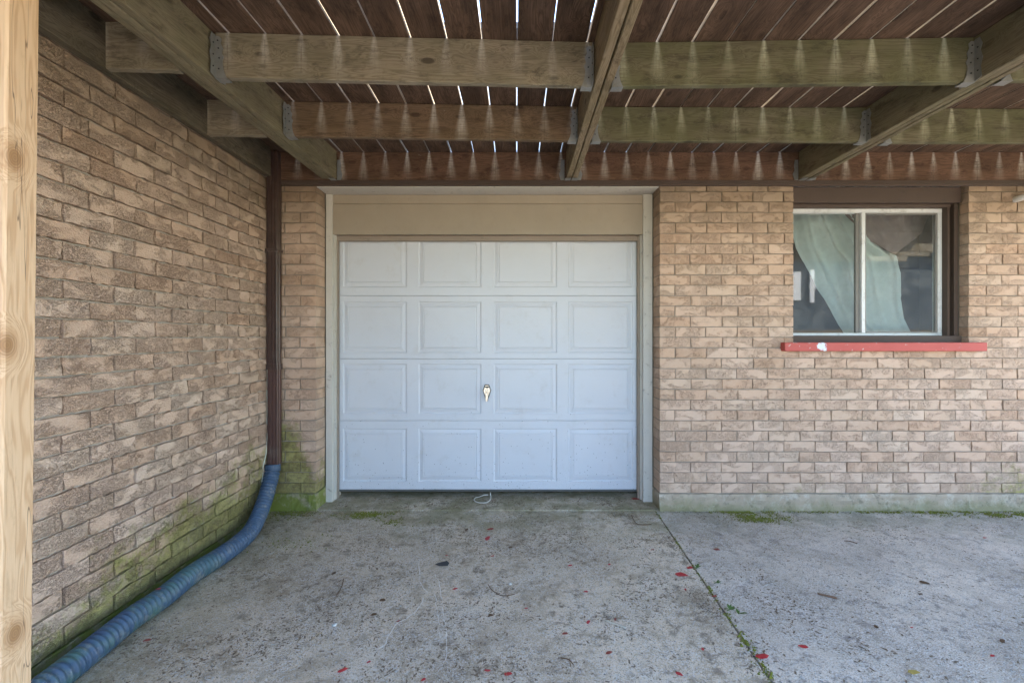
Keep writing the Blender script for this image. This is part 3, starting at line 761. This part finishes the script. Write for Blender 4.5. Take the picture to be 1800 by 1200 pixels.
for (a, b) in ((-2.038, -1.70), (-1.57, .397), (.503, 2.39), (2.515, 6.8)):
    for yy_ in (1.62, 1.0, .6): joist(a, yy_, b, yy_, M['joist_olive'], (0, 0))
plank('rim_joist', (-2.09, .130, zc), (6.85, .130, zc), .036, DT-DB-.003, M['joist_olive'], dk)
for (x, s) in ((-1.52, 1), (.405, -1), (2.385, -1), (.513, 1), (2.50, 1)): HJ.append((x, 3.822, s*2))
def hanger(x, y, s):
    led = abs(s) == 2; s = 1 if s > 0 else -1
    mb = MB()
    z0, z1 = DB-.003, DT-.02
    if led:   # the beam's hanger on the ledger: twisted tabs beside the beam end
        pts = [(0, z0), (s*.032, z0), (s*.045, z0+.05), (s*.030, z0+.085), (s*.036, z0+.12), (s*.026, z0+.17), (0, z0+.17)]
        mb.poly_prism([(x+a, z) for a, z in pts], 'y', 3.853, 3.857)
        mb.box(x-(.050 if s > 0 else 0), x+(.050 if s < 0 else 0), y-.03, 3.852, z0-.006, z0-.0035)
    else:
        # side plate lying on the joist's front face, wavy edge
        pts = [(0, z0), (s*.058, z0), (s*.046, z0+.028), (s*.040, z0+.055), (s*.038, z0+.085), (s*.045, z0+.105), (s*.034, z0+.125), (s*.040, z0+.15), (s*.028, z0+.175), (s*.032, z0+.20), (s*.018, z0+.213), (0, z0+.213)]
        mb.poly_prism([(x+a, z) for a, z in pts], 'y', y-.0035, y-.0005)
        mb.poly_prism([(x+a, z) for a, z in pts], 'y', y+.0405, y+.0435)
        mb.box(min(x, x+s*.06), max(x, x+s*.06), y-.004, y+.044, z0-.0025, z0+.0)
        # flanges on the beam face
        yy = [(y-.040, z0+.01), (y-.0035, z0-.0), (y-.0035, z1), (y-.030, z1), (y-.044, z1-.04), (y-.034, z1-.07), (y-.046, z1-.11), (y-.034, z1-.15)]
        mb.poly_prism(yy, 'x', x-s*.0005, x+s*.0025)
        yy = [(2*y+.04-a, z) for a, z in yy]; mb.poly_prism(yy, 'x', x-s*.0005, x+s*.0025)
    h = mb.build('joist_hanger', M['galv'], dk)
    nb = MB()
    if not led:
        for (a, z) in ((.020, z0+.045), (.022, z0+.10), (.018, z0+.15), (.014, z0+.19)):
            nb.tube([(x+s*a, y-.0035, z), (x+s*a, y-.006, z)], .0038, 8)
        for z in (z0+.05, z0+.11, z0+.17):
            nb.tube([(x+s*.002, y-.022, z), (x+s*.005, y-.022, z)], .0038, 8)
        stuff(nb.build('nail_heads', M['dark'], h))
for a in HJ: hanger(*a)
# post
def build_post():
    m = wood_material('fresh_post', (.50, .295, .15), (.70, .475, .285), 0, 0, .6, 1, blotch=.0, grain=.6, knotcol=(.30, .16, .07), specific=kn)
    h = 2.815; w = .089
    v = []; f = []; b = .006; seg = 10
    prof = [(-w/2+b, -w/2), (w/2-b, -w/2), (w/2, -w/2+b), (w/2, w/2-b), (w/2-b, w/2), (-w/2+b, w/2), (-w/2, w/2-b), (-w/2, -w/2+b)]
    for i in range(seg+1):
        for (a, c) in prof: v.append((h*i/seg, a, c))
    for i in range(seg):
        for k in range(8): f.append((i*8+k, i*8+(k+1) % 8, (i+1)*8+(k+1) % 8, (i+1)*8+k))
    f.append(tuple(range(8))); f.append(tuple(seg*8+k for k in reversed(range(8))))
    mb = MB(); mb.v = v; mb.f = f
    o = mb.build('wooden_post', m)
    # local x -> up, local z -> +X (inner face), local y -> -Y
    o.matrix_world = Matrix(((0.0115, 0, 1, -1.4945), (0, -1, 0, 1.315), (1, 0, -.0115, 0), (0, 0, 0, 1)))
    return o
post = build_post()
tag(post, 'fresh pale timber post with knots standing at the left edge of the photo', 'post')

# ------------------------------------------------------------------ downspout, cable, hose
ds = thing('downspout', 'dark brown ribbed downspout in the corner between the two brick walls', 'downspout')
def spout(name, z0, z1, x0, x1, y0, y1, mat, ribs=3):
    w = x1-x0; pts = [(x0, y1), (x0, y0+.004)]
    for i in range(ribs):
        c = x0+w*(i+.5)/ribs; s = w/ribs*.5
        pts += [(c-s*.75, y0), (c-s*.45, y0), (c-s*.25, y0+.007), (c+s*.25, y0+.007), (c+s*.45, y0), (c+s*.75, y0)]
    pts += [(x1, y0+.004), (x1, (y0+y1)/2-.006), (x1-.006, (y0+y1)/2), (x1, (y0+y1)/2+.006), (x1, y1)]
    return MB().poly_prism(pts, 'z', z0, z1).build(name, mat, ds)
spout('upper_pipe', 1.235, 3.04, -2.086, -1.998, 3.795, 3.868, M['spout'])
spout('lower_pipe', .40, 1.27, -2.082, -1.996, 3.799, 3.864, M['spout_low'])
spout('collar', 1.215, 1.262, -2.090, -1.992, 3.789, 3.872, M['spout'])
for z in (.62, 2.2):
    MB().box(-2.092, -1.988, 3.786, 3.874, z, z+.022).build('strap', M['spout'], ds, bevel=.002) if z > 2 else None
cp = [(-2.094, 3.82+.006*math.sin(i*1.3), 1.24-i*.05) for i in range(14)]+[(-2.085, 3.79, .52), (-2.094, 3.76, .42), (-2.092, 3.74, .30), (-2.09, 3.72, .18)]
tag(MB().tube(cp, .0045, 8).build('cable', M['cable'], smooth=True), 'thin cream cable running down the wall beside the downspout', 'cable')

def catmull(P, step):
    P = [Vector(p) for p in P]; out = []
    for i in range(len(P)-1):
        p0 = P[max(i-1, 0)]; p1 = P[i]; p2 = P[i+1]; p3 = P[min(i+2, len(P)-1)]
        n = max(2, int((p2-p1).length/step))
        for k in range(n):
            t = k/n
            out.append(.5*((2*p1)+(-p0+p2)*t+(2*p0-5*p1+4*p2-p3)*t*t+(-p0+3*p1-3*p2+p3)*t**3))
    out.append(P[-1]); return out
hp = [(-2.042, 3.815, .42), (-2.040, 3.805, .37), (-2.030, 3.75, .30), (-2.000, 3.60, .175), (-1.965, 3.42, .085), (-1.935, 3.25, .062), (-1.928, 3.0, .060), (-1.952, 2.74, .062), (-1.942, 2.50, .060), (-1.950, 2.30, .063), (-1.936, 2.05, .060), (-1.925, 1.8, .060), (-1.93, 1.4, .060), (-1.97, .8, .060), (-1.98, .2, .060)]
cl = catmull(hp, .0036)
rad = []; s_ = 0; fine = []
prev = cl[0]
for p in cl:
    s_ += (p-prev).length; prev = p
    ph = (s_/.030) % 1.0
    r_ = .0485+.0105*max(0, min(1, 2.6*math.cos((ph-.5)*math.pi*2)*.5+.60))
    if s_ < .05: r_ = .0595
    rad.append(r_)
tag(MB().tube(cl, rad, 28).build('drain_hose', M['hose'], smooth=True), 'blue corrugated drain hose from the downspout along the left wall', 'hose')

# white vent pipe at the far right
pp = catmull([(4.275, 3.92, 2.665), (4.285, 3.86, 2.668), (4.33, 3.80, 2.69), (4.42, 3.76, 2.715), (4.60, 3.74, 2.735), (4.9, 3.74, 2.75)], .02)
tag(MB().tube(pp, .027, 16).build('vent_pipe', M['pipe'], smooth=True), 'white plastic pipe leaving the brick wall at the top right corner', 'pipe')

# ------------------------------------------------------------------ litter on the concrete
def flake(name, px, py, size, mat, label, cat, group=None, aspect=.5, ang=None, z=0.003, on=None, seed=None):
    rg = random.Random(seed if seed is not None else int(px*13+py))
    x, y = G(px, py); n = rg.choice((6, 7, 8)); ang = rg.uniform(0, 3.14) if ang is None else R(ang)
    pts = []
    for k in range(n):
        a = 2*math.pi*k/n+rg.uniform(-.25, .25); r = .5*size*rg.uniform(.7, 1.1)
        u, v = r*math.cos(a), r*math.sin(a)*aspect
        pts.append((u*math.cos(ang)-v*math.sin(ang), u*math.sin(ang)+v*math.cos(ang)))
    vs = []
    for (zz) in (0, .0016):
        for (u, v) in pts: vs.append((u, v, zz+.10*size*abs(math.sin(u/size*3+1))+rg.uniform(0, .002)))
    f = [tuple(range(n))[::-1], tuple(range(n, 2*n))]+[(i, (i+1) % n, n+(i+1) % n, n+i) for i in range(n)]
    mb = MB(); mb.v = vs; mb.f = f
    o = mb.build(name, mat, loc=(x, y, z) if on is None else on)
    tag(o, label, cat, group); return o
RG = 'red paint flakes scattered on the concrete'
chips = [
 (857, 948, .075, 80, 0, 'largest bright red paint flake in front of the garage door, lying lengthwise'),
 (862, 931, .060, 10, 1, 'dull red paint flake between the garage door and the larger bright flake'),
 (785, 977, .022, 0, 0, 'tiny red flake just behind the black scrap'),
 (866, 978, .026, 20, 0, 'tiny red flake straight in front of the large upright flake'),
 (800, 1036, .032, 10, 0, 'small red flake in front and right of the black scrap'),
 (1002, 995, .034, 15, 0, 'red flake lying midway between black scrap and the slab joint'),
 (1071, 993, .028, 0, 0, 'thin red flake left of the joint, level with the black scrap'),
 (1030, 1041, .034, -10, 0, 'red flake on bare concrete behind the pale splinter'),
 (925, 1070, .022, 0, 0, 'tiny red speck between the small white stone and the dried curled leaf'),
 (1034, 1095, .034, 60, 0, 'round red flake just left of the pale splinter'),
 (1082, 1090, .026, 80, 1, 'dull red flake touching the upper end of the pale splinter'),
 (993, 1115, .040, 10, 1, 'dull red flake left and in front of the pale splinter'),
 (1070, 1149, .040, 20, 1, 'dark red crumpled flake in front of the pale splinter'),
 (700, 1093, .022, 20, 1, 'small dull red flake on the pale mineral streak'),
 (648, 1165, .028, 30, 0, 'small bright red flake near the front, left of the streaks'),
 (602, 1180, .044, 25, 0, 'narrow red flake nearest the front on the left'),
 (857, 1180, .030, -15, 0, 'small red flake at the front edge below the door handle'),
 (893, 1186, .040, 0, 0, 'broad red flake at the front edge in the middle'),
 (744, 1196, .026, 40, 0, 'red flake cut by the bottom edge left of the middle'),
 (1198, 1012, .085, -20, 0, 'long curved bright red flake lying left of the slab joint'),
 (1213, 999, .050, 0, 0, 'red flake touching the slab joint beside the small weed'),
 (1205, 1037, .024, 90, 0, 'small upright red flake left of the joint below the long one'),
 (1256, 1049, .036, 0, 1, 'dull red flake lying in the slab joint'),
 (1340, 1156, .075, 0, 0, 'large straight-edged red strip lying across the slab joint at the front'),
 (1412, 1138, .045, -25, 0, 'red flake on the pale slab right of the joint'),
 (1235, 1142, .026, 80, 0, 'small red flake left of the big straight-edged strip'),
 (1194, 1186, .034, -50, 0, 'red flake near the front edge left of the joint'),
 (1745, 1154, .026, 0, 0, 'small orange-red flake at the front right of the pale slab'),
 (1603, 1104, .016, 0, 0, 'tiny red speck on the pale slab behind the yellow leaf'),
 (1731, 946, .030, 0, 0, 'faint red flake near the wall at the far right'),
 (1147, 967, .026, 0, 1, 'dull red flake close to the joint near the garage door'),
 (1260, 967, .050, -30, 1, 'pinkish red flake just right of the joint near the wall'),
 (1117, 879, .080, -40, 1, 'red flake leaning in the right corner of the garage threshold'),
 (258, 1127, .040, 20, 1, 'muddy red flake beside the blue hose'),
]
for (px, py, s, a, dull, lab) in chips:
    flake('paint_flake', px, py, s, M['redchip_dull'] if dull else M['redchip'], lab, 'paint flake', RG, .55, a, z=.008 if py < 890 else .003)
# one flake lying on the hose
flake('paint_flake', 277, 1044, .035, M['redchip'], 'small red flake resting on top of the blue hose', 'paint flake', RG, .5, 0, on=(-1.945, 2.47, .119))
flake('roofing_scrap', 778, 993, .095, M['blackbit'], 'small black scrap lying flat on the concrete', 'scrap', None, .85, 10)
LG = 'dry brown leaves on the concrete'
for (px, py, s, lab) in ((672, 1056, .045, 'curled brown leaf left of the pale streaks'), (586, 1009, .040, 'brown leaf on the left near the hose bend'), (862, 1083, .035, 'dark brown leaf in front of the door centre'), (657, 1081, .040, 'crumpled grey-brown leaf beside the left streak'), (820, 932, .045, 'rusty brown leaf left of the red flakes by the door'), (897, 963, .035, 'faded brown leaf right of the red flakes by the door'), (1625, 1025, .050, 'dark green-brown leaf on the pale slab'), (1618, 1045, .028, 'small dark leaf on the pale slab below the larger one'), (1540, 1103, .032, 'olive leaf on the pale slab near the front'), (1762, 1128, .040, 'greenish leaf near the right edge')):
    flake('dry_leaf', px, py, s, M['leaf'], lab, 'leaf', LG, .6)
flake('yellow_leaf', 1606, 1183, .055, M['yellowleaf'], 'yellow leaf at the front of the pale slab', 'leaf', None, .6)
for (px, py, s, lab) in ((588, 1099, .026, 'white pebble left of the mineral streak'), (897, 1027, .022, 'white pebble in front of the door centre'), (687, 965, .022, 'pale pebble near the green patch by the door')):
    x, y = G(px, py); bm = bmesh.new(); bmesh.ops.create_icosphere(bm, subdivisions=2, radius=s/2)
    for v in bm.verts: v.co *= 1+.25*noise.noise(v.co*60+Vector((px, 0, 0))); v.co.z *= .6
    me = bpy.data.meshes.new('pebble'); bm.to_mesh(me); bm.free(); me.materials.append(M['grit'])
    tag(link('pebble', me, None, (x, y, s*.2)), lab, 'pebble', 'pebbles on the concrete')
def stick(px0, py0, px1, py1, w, mat, label, name='splinter'):
    x0, y0 = G(px0, py0); x1, y1 = G(px1, py1); L = math.hypot(x1-x0, y1-y0); a = math.atan2(y1-y0, x1-x0)
    mb = MB(); mb.poly_prism([(-L/2, 0), (-L/2+.01, -w*.35), (L/2-.008, -w/2), (L/2, .1*w), (L/2-.01, w/2), (-L/2+.012, w*.3)], 'z', 0, .005)
    o = mb.build(name, mat, loc=((x0+x1)/2, (y0+y1)/2, .002), rot=(0, 0, a)); tag(o, label, 'splinter')
stick(1064, 1091, 1101, 1104, .011, M['palewood'], 'pale wood splinter left of the slab joint')
stick(1437, 1044, 1472, 1052, .020, M['brownwood'], 'flat brown wood splinter on the pale slab')
def twig(pts, r, label, mat='straw', cat='twig', group='dry twigs and straws on the ground'):
    P = [(*G(a, b), .005+.004*(i % 2)) for i, (a, b) in enumerate(pts)]
    o = MB().tube(catmull(P, .01), r, 6).build('twig', M[mat], smooth=True); tag(o, label, cat, group)
twig([(858, 1028), (866, 1040), (884, 1048), (905, 1046)], .0022, 'curved dark twig right of the black scrap', 'leaf')
twig([(604, 1018), (600, 1034), (592, 1047)], .0025, 'straight dark twig left of the brown leaf', 'leaf')
twig([(985, 1157), (1000, 1162), (1008, 1170)], .0022, 'short bent twig near the front centre', 'leaf')
twig([(540, 905), (552, 911), (566, 915)], .0025, 'pale straw lying at the foot of the mossy pier')
twig([(470, 985), (480, 977), (488, 972)], .002, 'short straw beside the hose bend')
twig([(1110, 906), (1120, 922), (1145, 922)], .0028, 'curled twig near the right end of the threshold', 'leaf')
twig([(1484, 951), (1495, 953), (1507, 956)], .003, 'short dark twig on the pale slab near the wall', 'leaf')
twig([(548, 1126), (556, 1118), (566, 1113)], .002, 'pale straw near the front left')
twig([(1000, 945), (1013, 950), (1020, 947)], .002, 'thin straw in front of the garage door')
# mineral streaks as thin crusts on the slab
def streak(pts, w):
    P = [Vector((*G(a, b), .0)) for a, b in pts]; P = catmull(P, .012); v = []; f = []
    for i, p in enumerate(P):
        t = (P[min(i+1, len(P)-1)]-P[max(i-1, 0)]).normalized(); nrm = Vector((-t.y, t.x, 0))
        ww = w*(.35+.9*abs(noise.noise(p*30))); jt = nrm*noise.noise(p*18)*.008
        for s in (-.5, .5): v.append(tuple(p+jt+nrm*ww*s+Vector((0, 0, .0012))))
    for i in range(len(P)-1):
        if noise.noise(P[i]*9+Vector((3, 1, 0))) > -.28: f.append((2*i, 2*i+1, 2*i+3, 2*i+2))
    mb = MB(); mb.v = v; mb.f = f
    o = mb.build('mineral_streak', M['chalk'], slabL)
streak([(737, 982), (738, 1010), (742, 1028), (752, 1042)], .006)
streak([(745, 1050), (730, 1075), (700, 1095), (684, 1115), (678, 1130), (664, 1140)], .007)
streak([(764, 1010), (772, 1025), (776, 1050), (779, 1080), (785, 1110), (784, 1160)], .006)
streak([(764, 1040), (770, 1090), (774, 1120)], .004)
# weeds
def weed(px, py, n, s, label, seed):
    rg = random.Random(seed); x, y = G(px, py); t = thing('weed', label, 'plant', 'small weeds in the slab joint', (x, y, 0))
    for k in range(n):
        a = rg.uniform(0, 6.28); L = s*rg.uniform(.6, 1.1); w = L*.32; up = rg.uniform(.2, .8)
        v = []; 
        for (u, ww) in ((0, .15), (.3, .9), (.6, 1), (1, .05)):
            zz = .004+L*up*u*(1-.4*u)
            for sd in (-1, 1): v.append((u*L*math.cos(a)-sd*w*.5*ww*math.sin(a), u*L*math.sin(a)+sd*w*.5*ww*math.cos(a), zz+abs(ww)*.001))
        f = [(0, 1, 3, 2), (2, 3, 5, 4), (4, 5, 7, 6)]
        mb = MB(); mb.v = v; mb.f = f; mb.build('leaf', M['weed'], t)
weed(1225, 998, 9, .035, 'small dark weed in the slab joint beside red flakes', 1)
weed(1259, 1025, 6, .030, 'bright green sprout in the middle of the slab joint', 2)
weed(1283, 1072, 9, .036, 'leafy weed in the slab joint nearest the camera', 3)
weed(1298, 1080, 6, .045, 'pale green weed just right of the leafy one in the joint', 4)
weed(1343, 897, 5, .035, 'tiny green sprout at the foot of the wall on the moss', 5)
# scattered grit, leaf crumbs, moss, straws: nobody could count them
def scatter(name, mat, count, dens, smin, smax, flat, zoff=0, region=(-2.05, 4.6, .8, 3.88), elong=1.0, parent=None, seed=1):
    rg = random.Random(seed); v = []; f = []; n = 0; tries = 0
    while n < count and tries < count*14:
        tries += 1
        t = rg.random(); y = region[2]+(region[3]-region[2])*t; x = rg.uniform(region[0], region[1])
        if dens(x, y) < rg.random(): continue
        n += 1; s = smin+(smax-smin)*rg.random()**2.5; a = rg.uniform(0, 6.28); e = 1+rg.random()*elong
        ca, sa = math.cos(a), math.sin(a); b = len(v); h = s*flat
        for (u, w, z) in ((-.5*e, -.3, 0), (.4*e, -.5, 0), (.55*e, .35, 0), (-.3*e, .5, 0), (rg.uniform(-.2, .2), rg.uniform(-.2, .2), 1)):
            u *= s*rg.uniform(.7, 1.2); w *= s*rg.uniform(.7, 1.2)
            v.append((x+u*ca-w*sa, y+u*sa+w*ca, zoff+(h if z else .0005+rg.random()*h*.3)))
        f += [(b, b+1, b+4), (b+1, b+2, b+4), (b+2, b+3, b+4), (b+3, b, b+4)]
    me = bpy.data.meshes.new(name); me.from_pydata(v, [], f); me.materials.append(mat)
    o = link(name, me, parent); stuff(o); return o
def clump(x, y, sc=3.0, th=.0, k=2.2, o=0): return max(.09, min(1, .5+k*.7*(noise.noise(Vector((x*sc, y*sc, 7.7+o)))+.5*noise.noise(Vector((x*sc*3, y*sc*3, 3+o)))-th)))
lit = lambda x, y: clump(x, y, 2.5, .15 if x < jx(y) else .3)*(1 if x < 1.6 else .55)
tag(scatter('leaf_litter', M['litter'], 22000, lit, .002, .010, .3, elong=2.2, seed=2), 'dark leaf crumbs and soil specks scattered over the concrete', 'litter')
tag(scatter('grit', M['grit'], 9000, lambda x, y: clump(x, y, 1.7, .1, 2, 5), .0025, .008, .5, seed=3), 'pale grit scattered over the concrete', 'grit')
tag(scatter('dark_grit', M['greygrit'], 9000, lambda x, y: clump(x, y, 2.2, .1, 2, 9), .0025, .009, .5, seed=8), 'dark grit scattered over the concrete', 'grit')
def patches(name, mat, spots, smin, smax, flat, seed):
    rg = random.Random(seed); v = []; f = []
    def bit(x, y):
        if y > 3.888 or x < -2.095: return
        s = smin+(smax-smin)*rg.random()**2; a = rg.uniform(0, 6.28); b = len(v); h = s*flat*rg.uniform(.5, 1.2)
        for k in range(5):
            aa = a+k*1.2566; r = s*rg.uniform(.35, .6); v.append((x+r*math.cos(aa), y+r*math.sin(aa), .0003))
        v.append((x+rg.uniform(-.2, .2)*s, y+rg.uniform(-.2, .2)*s, h))
        f.extend([(b+k, b+(k+1) % 5, b+5) for k in range(5)])
    for (x0, y0, x1, y1, sx, sy, n) in spots:
        for _ in range(n):
            t = rg.random(); x = x0+(x1-x0)*t+rg.gauss(0, sx); y = y0+(y1-y0)*t+rg.gauss(0, sy)
            if clump(x, y, 8, -.05, 2.6, 2) > rg.random(): bit(x, y)
    me = bpy.data.meshes.new(name); me.from_pydata(v, [], f); me.materials.append(mat); return stuff(link(name, me))
def gp(a, b): return G(a, b)
spots = []
for (px, py, sx, sy, n) in ((640, 905, .12, .035, 1700), (700, 918, .10, .04, 300), (1335, 909, .10, .05, 1900), (1300, 900, .15, .015, 700), (505, 905, .12, .05, 500), (1560, 900, .35, .012, 700), (1775, 905, .3, .03, 1500), (1650, 901, .3, .015, 500), (520, 950, .15, .10, 250)):
    x, y = G(px, py); spots.append((x, y, x, y, sx, sy, n))
spots.append((1.25, 3.885, 4.6, 3.885, .02, .010, 1500))
spots.append((-2.075, 1.0, -2.075, 3.85, .014, .02, 2600)); spots.append((-2.05, 3.85, -1.72, 3.88, .02, .02, 500))
spots.append((jx(2.9), 2.9, jx(1.6), 1.6, .009, .02, 380)); spots.append((jx(2.25), 2.25, jx(1.9), 1.9, .016, .02, 200)); spots.append((jx(3.9), 3.9, jx(2.9), 2.9, .006, .02, 160))
tag(patches('moss', M['mossy'], spots, .004, .015, .7, 4), 'green moss tufts along the wall feet and in the slab joint', 'moss')
soil = [(a, b, c, d, e*1.5, g*1.7, int(n*.5)) for a, b, c, d, e, g, n in spots]
for (px, py, sx, sy, n) in ((1105, 905, .10, .03, 700), (1160, 950, .08, .04, 400), (590, 880, .1, .02, 300), (520, 900, .12, .04, 900), (460, 985, .08, .12, 400), (860, 878, .5, .02, 500), (1240, 1060, .04, .10, 600), (925, 1160, .15, .05, 400), (900, 950, .4, .10, 600)):
    x, y = G(px, py); soil.append((x, y, x, y, sx, sy, n))
tag(patches('moss_soil', M['litter'], soil, .003, .011, .5, 14), 'dark soil caught in the moss and the slab joint', 'soil')
tag(scatter('threshold_dirt', M['litter'], 1200, lambda x, y: clump(x, y, 5, .1), .003, .014, .4, .006, (-1.6, 1.1, 3.91, 4.2), 1.6, seed=5), 'leaf crumbs collected on the garage threshold', 'litter')
def straws(count, seed):
    rg = random.Random(seed); mb = MB()
    for _ in range(count):
        c = rg.choice(((1105, 905, .16), (1150, 950, .10), (500, 905, .25), (820, 925, .3), (1240, 950, .1), (660, 905, .2), (1170, 1090, .15), (925, 1160, .4), (1450, 1000, 1.2), (700, 1000, .8)))
        gx, gy = G(c[0], c[1]); x = gx+rg.gauss(0, c[2]); y = min(3.86, gy+rg.gauss(0, c[2]*.6)); a = rg.uniform(0, 3.14); L = rg.uniform(.01, .05)
        x = max(-1.75, x)
        bend = rg.uniform(-.6, .6)
        mb.tube([(x, y, .004), (x+L*.5*math.cos(a), y+L*.5*math.sin(a), .006+rg.random()*.004), (x+L*math.cos(a+bend*.5), y+L*math.sin(a+bend*.5), .004)], rg.uniform(.0006, .0012), 4, False)
    return mb.build('straw_litter', M['straw'])
tag(stuff(straws(420, 6)), 'fine dry straws and needles lying about the concrete', 'straw')

# ------------------------------------------------------------------ the yard behind the camera (reflected in the window, bounces light)
fe = thing('board_fence', 'brown board fence across the far side of the yard behind the camera', 'fence')
for k in range(60):
    x = -12+k*.5
    MB().box(x+.004, x+.496, -9.02+(k % 3)*.004, -9.0, -.1, 1.75+random.uniform(-.01, .01)).build('board', M['fence'], fe)
nh = thing('neighbour_house', 'dark sided house beyond the fence behind the camera', 'house')
MB().box(8.2, 20, -20, -12, -.1, 5.2).build('wall', M['hbrick'], nh)
MB().poly_prism([(-20.4, 5.2), (-11.6, 5.2), (-16, 7.6)], 'x', 7.9, 20.3).build('roof', M['shingle'], nh)
wf = MB().box(11.5, 12.55, -11.99, -11.93, 3.1, 4.35).build('window', M['siding'], nh)  # white box added for a bright slot reflected in the panes
MB().box(12.95, 13.13, -11.99, -11.90, 3.0, 4.45).build('reflection_post', M['siding'], nh)  # white strip added as a second bright slot in the reflection
MB().box(12.93, 13.20, -11.99, -11.905, 3.62, 3.80).build('reflection_block', M['siding'], nh)  # block added to thicken that reflected slot
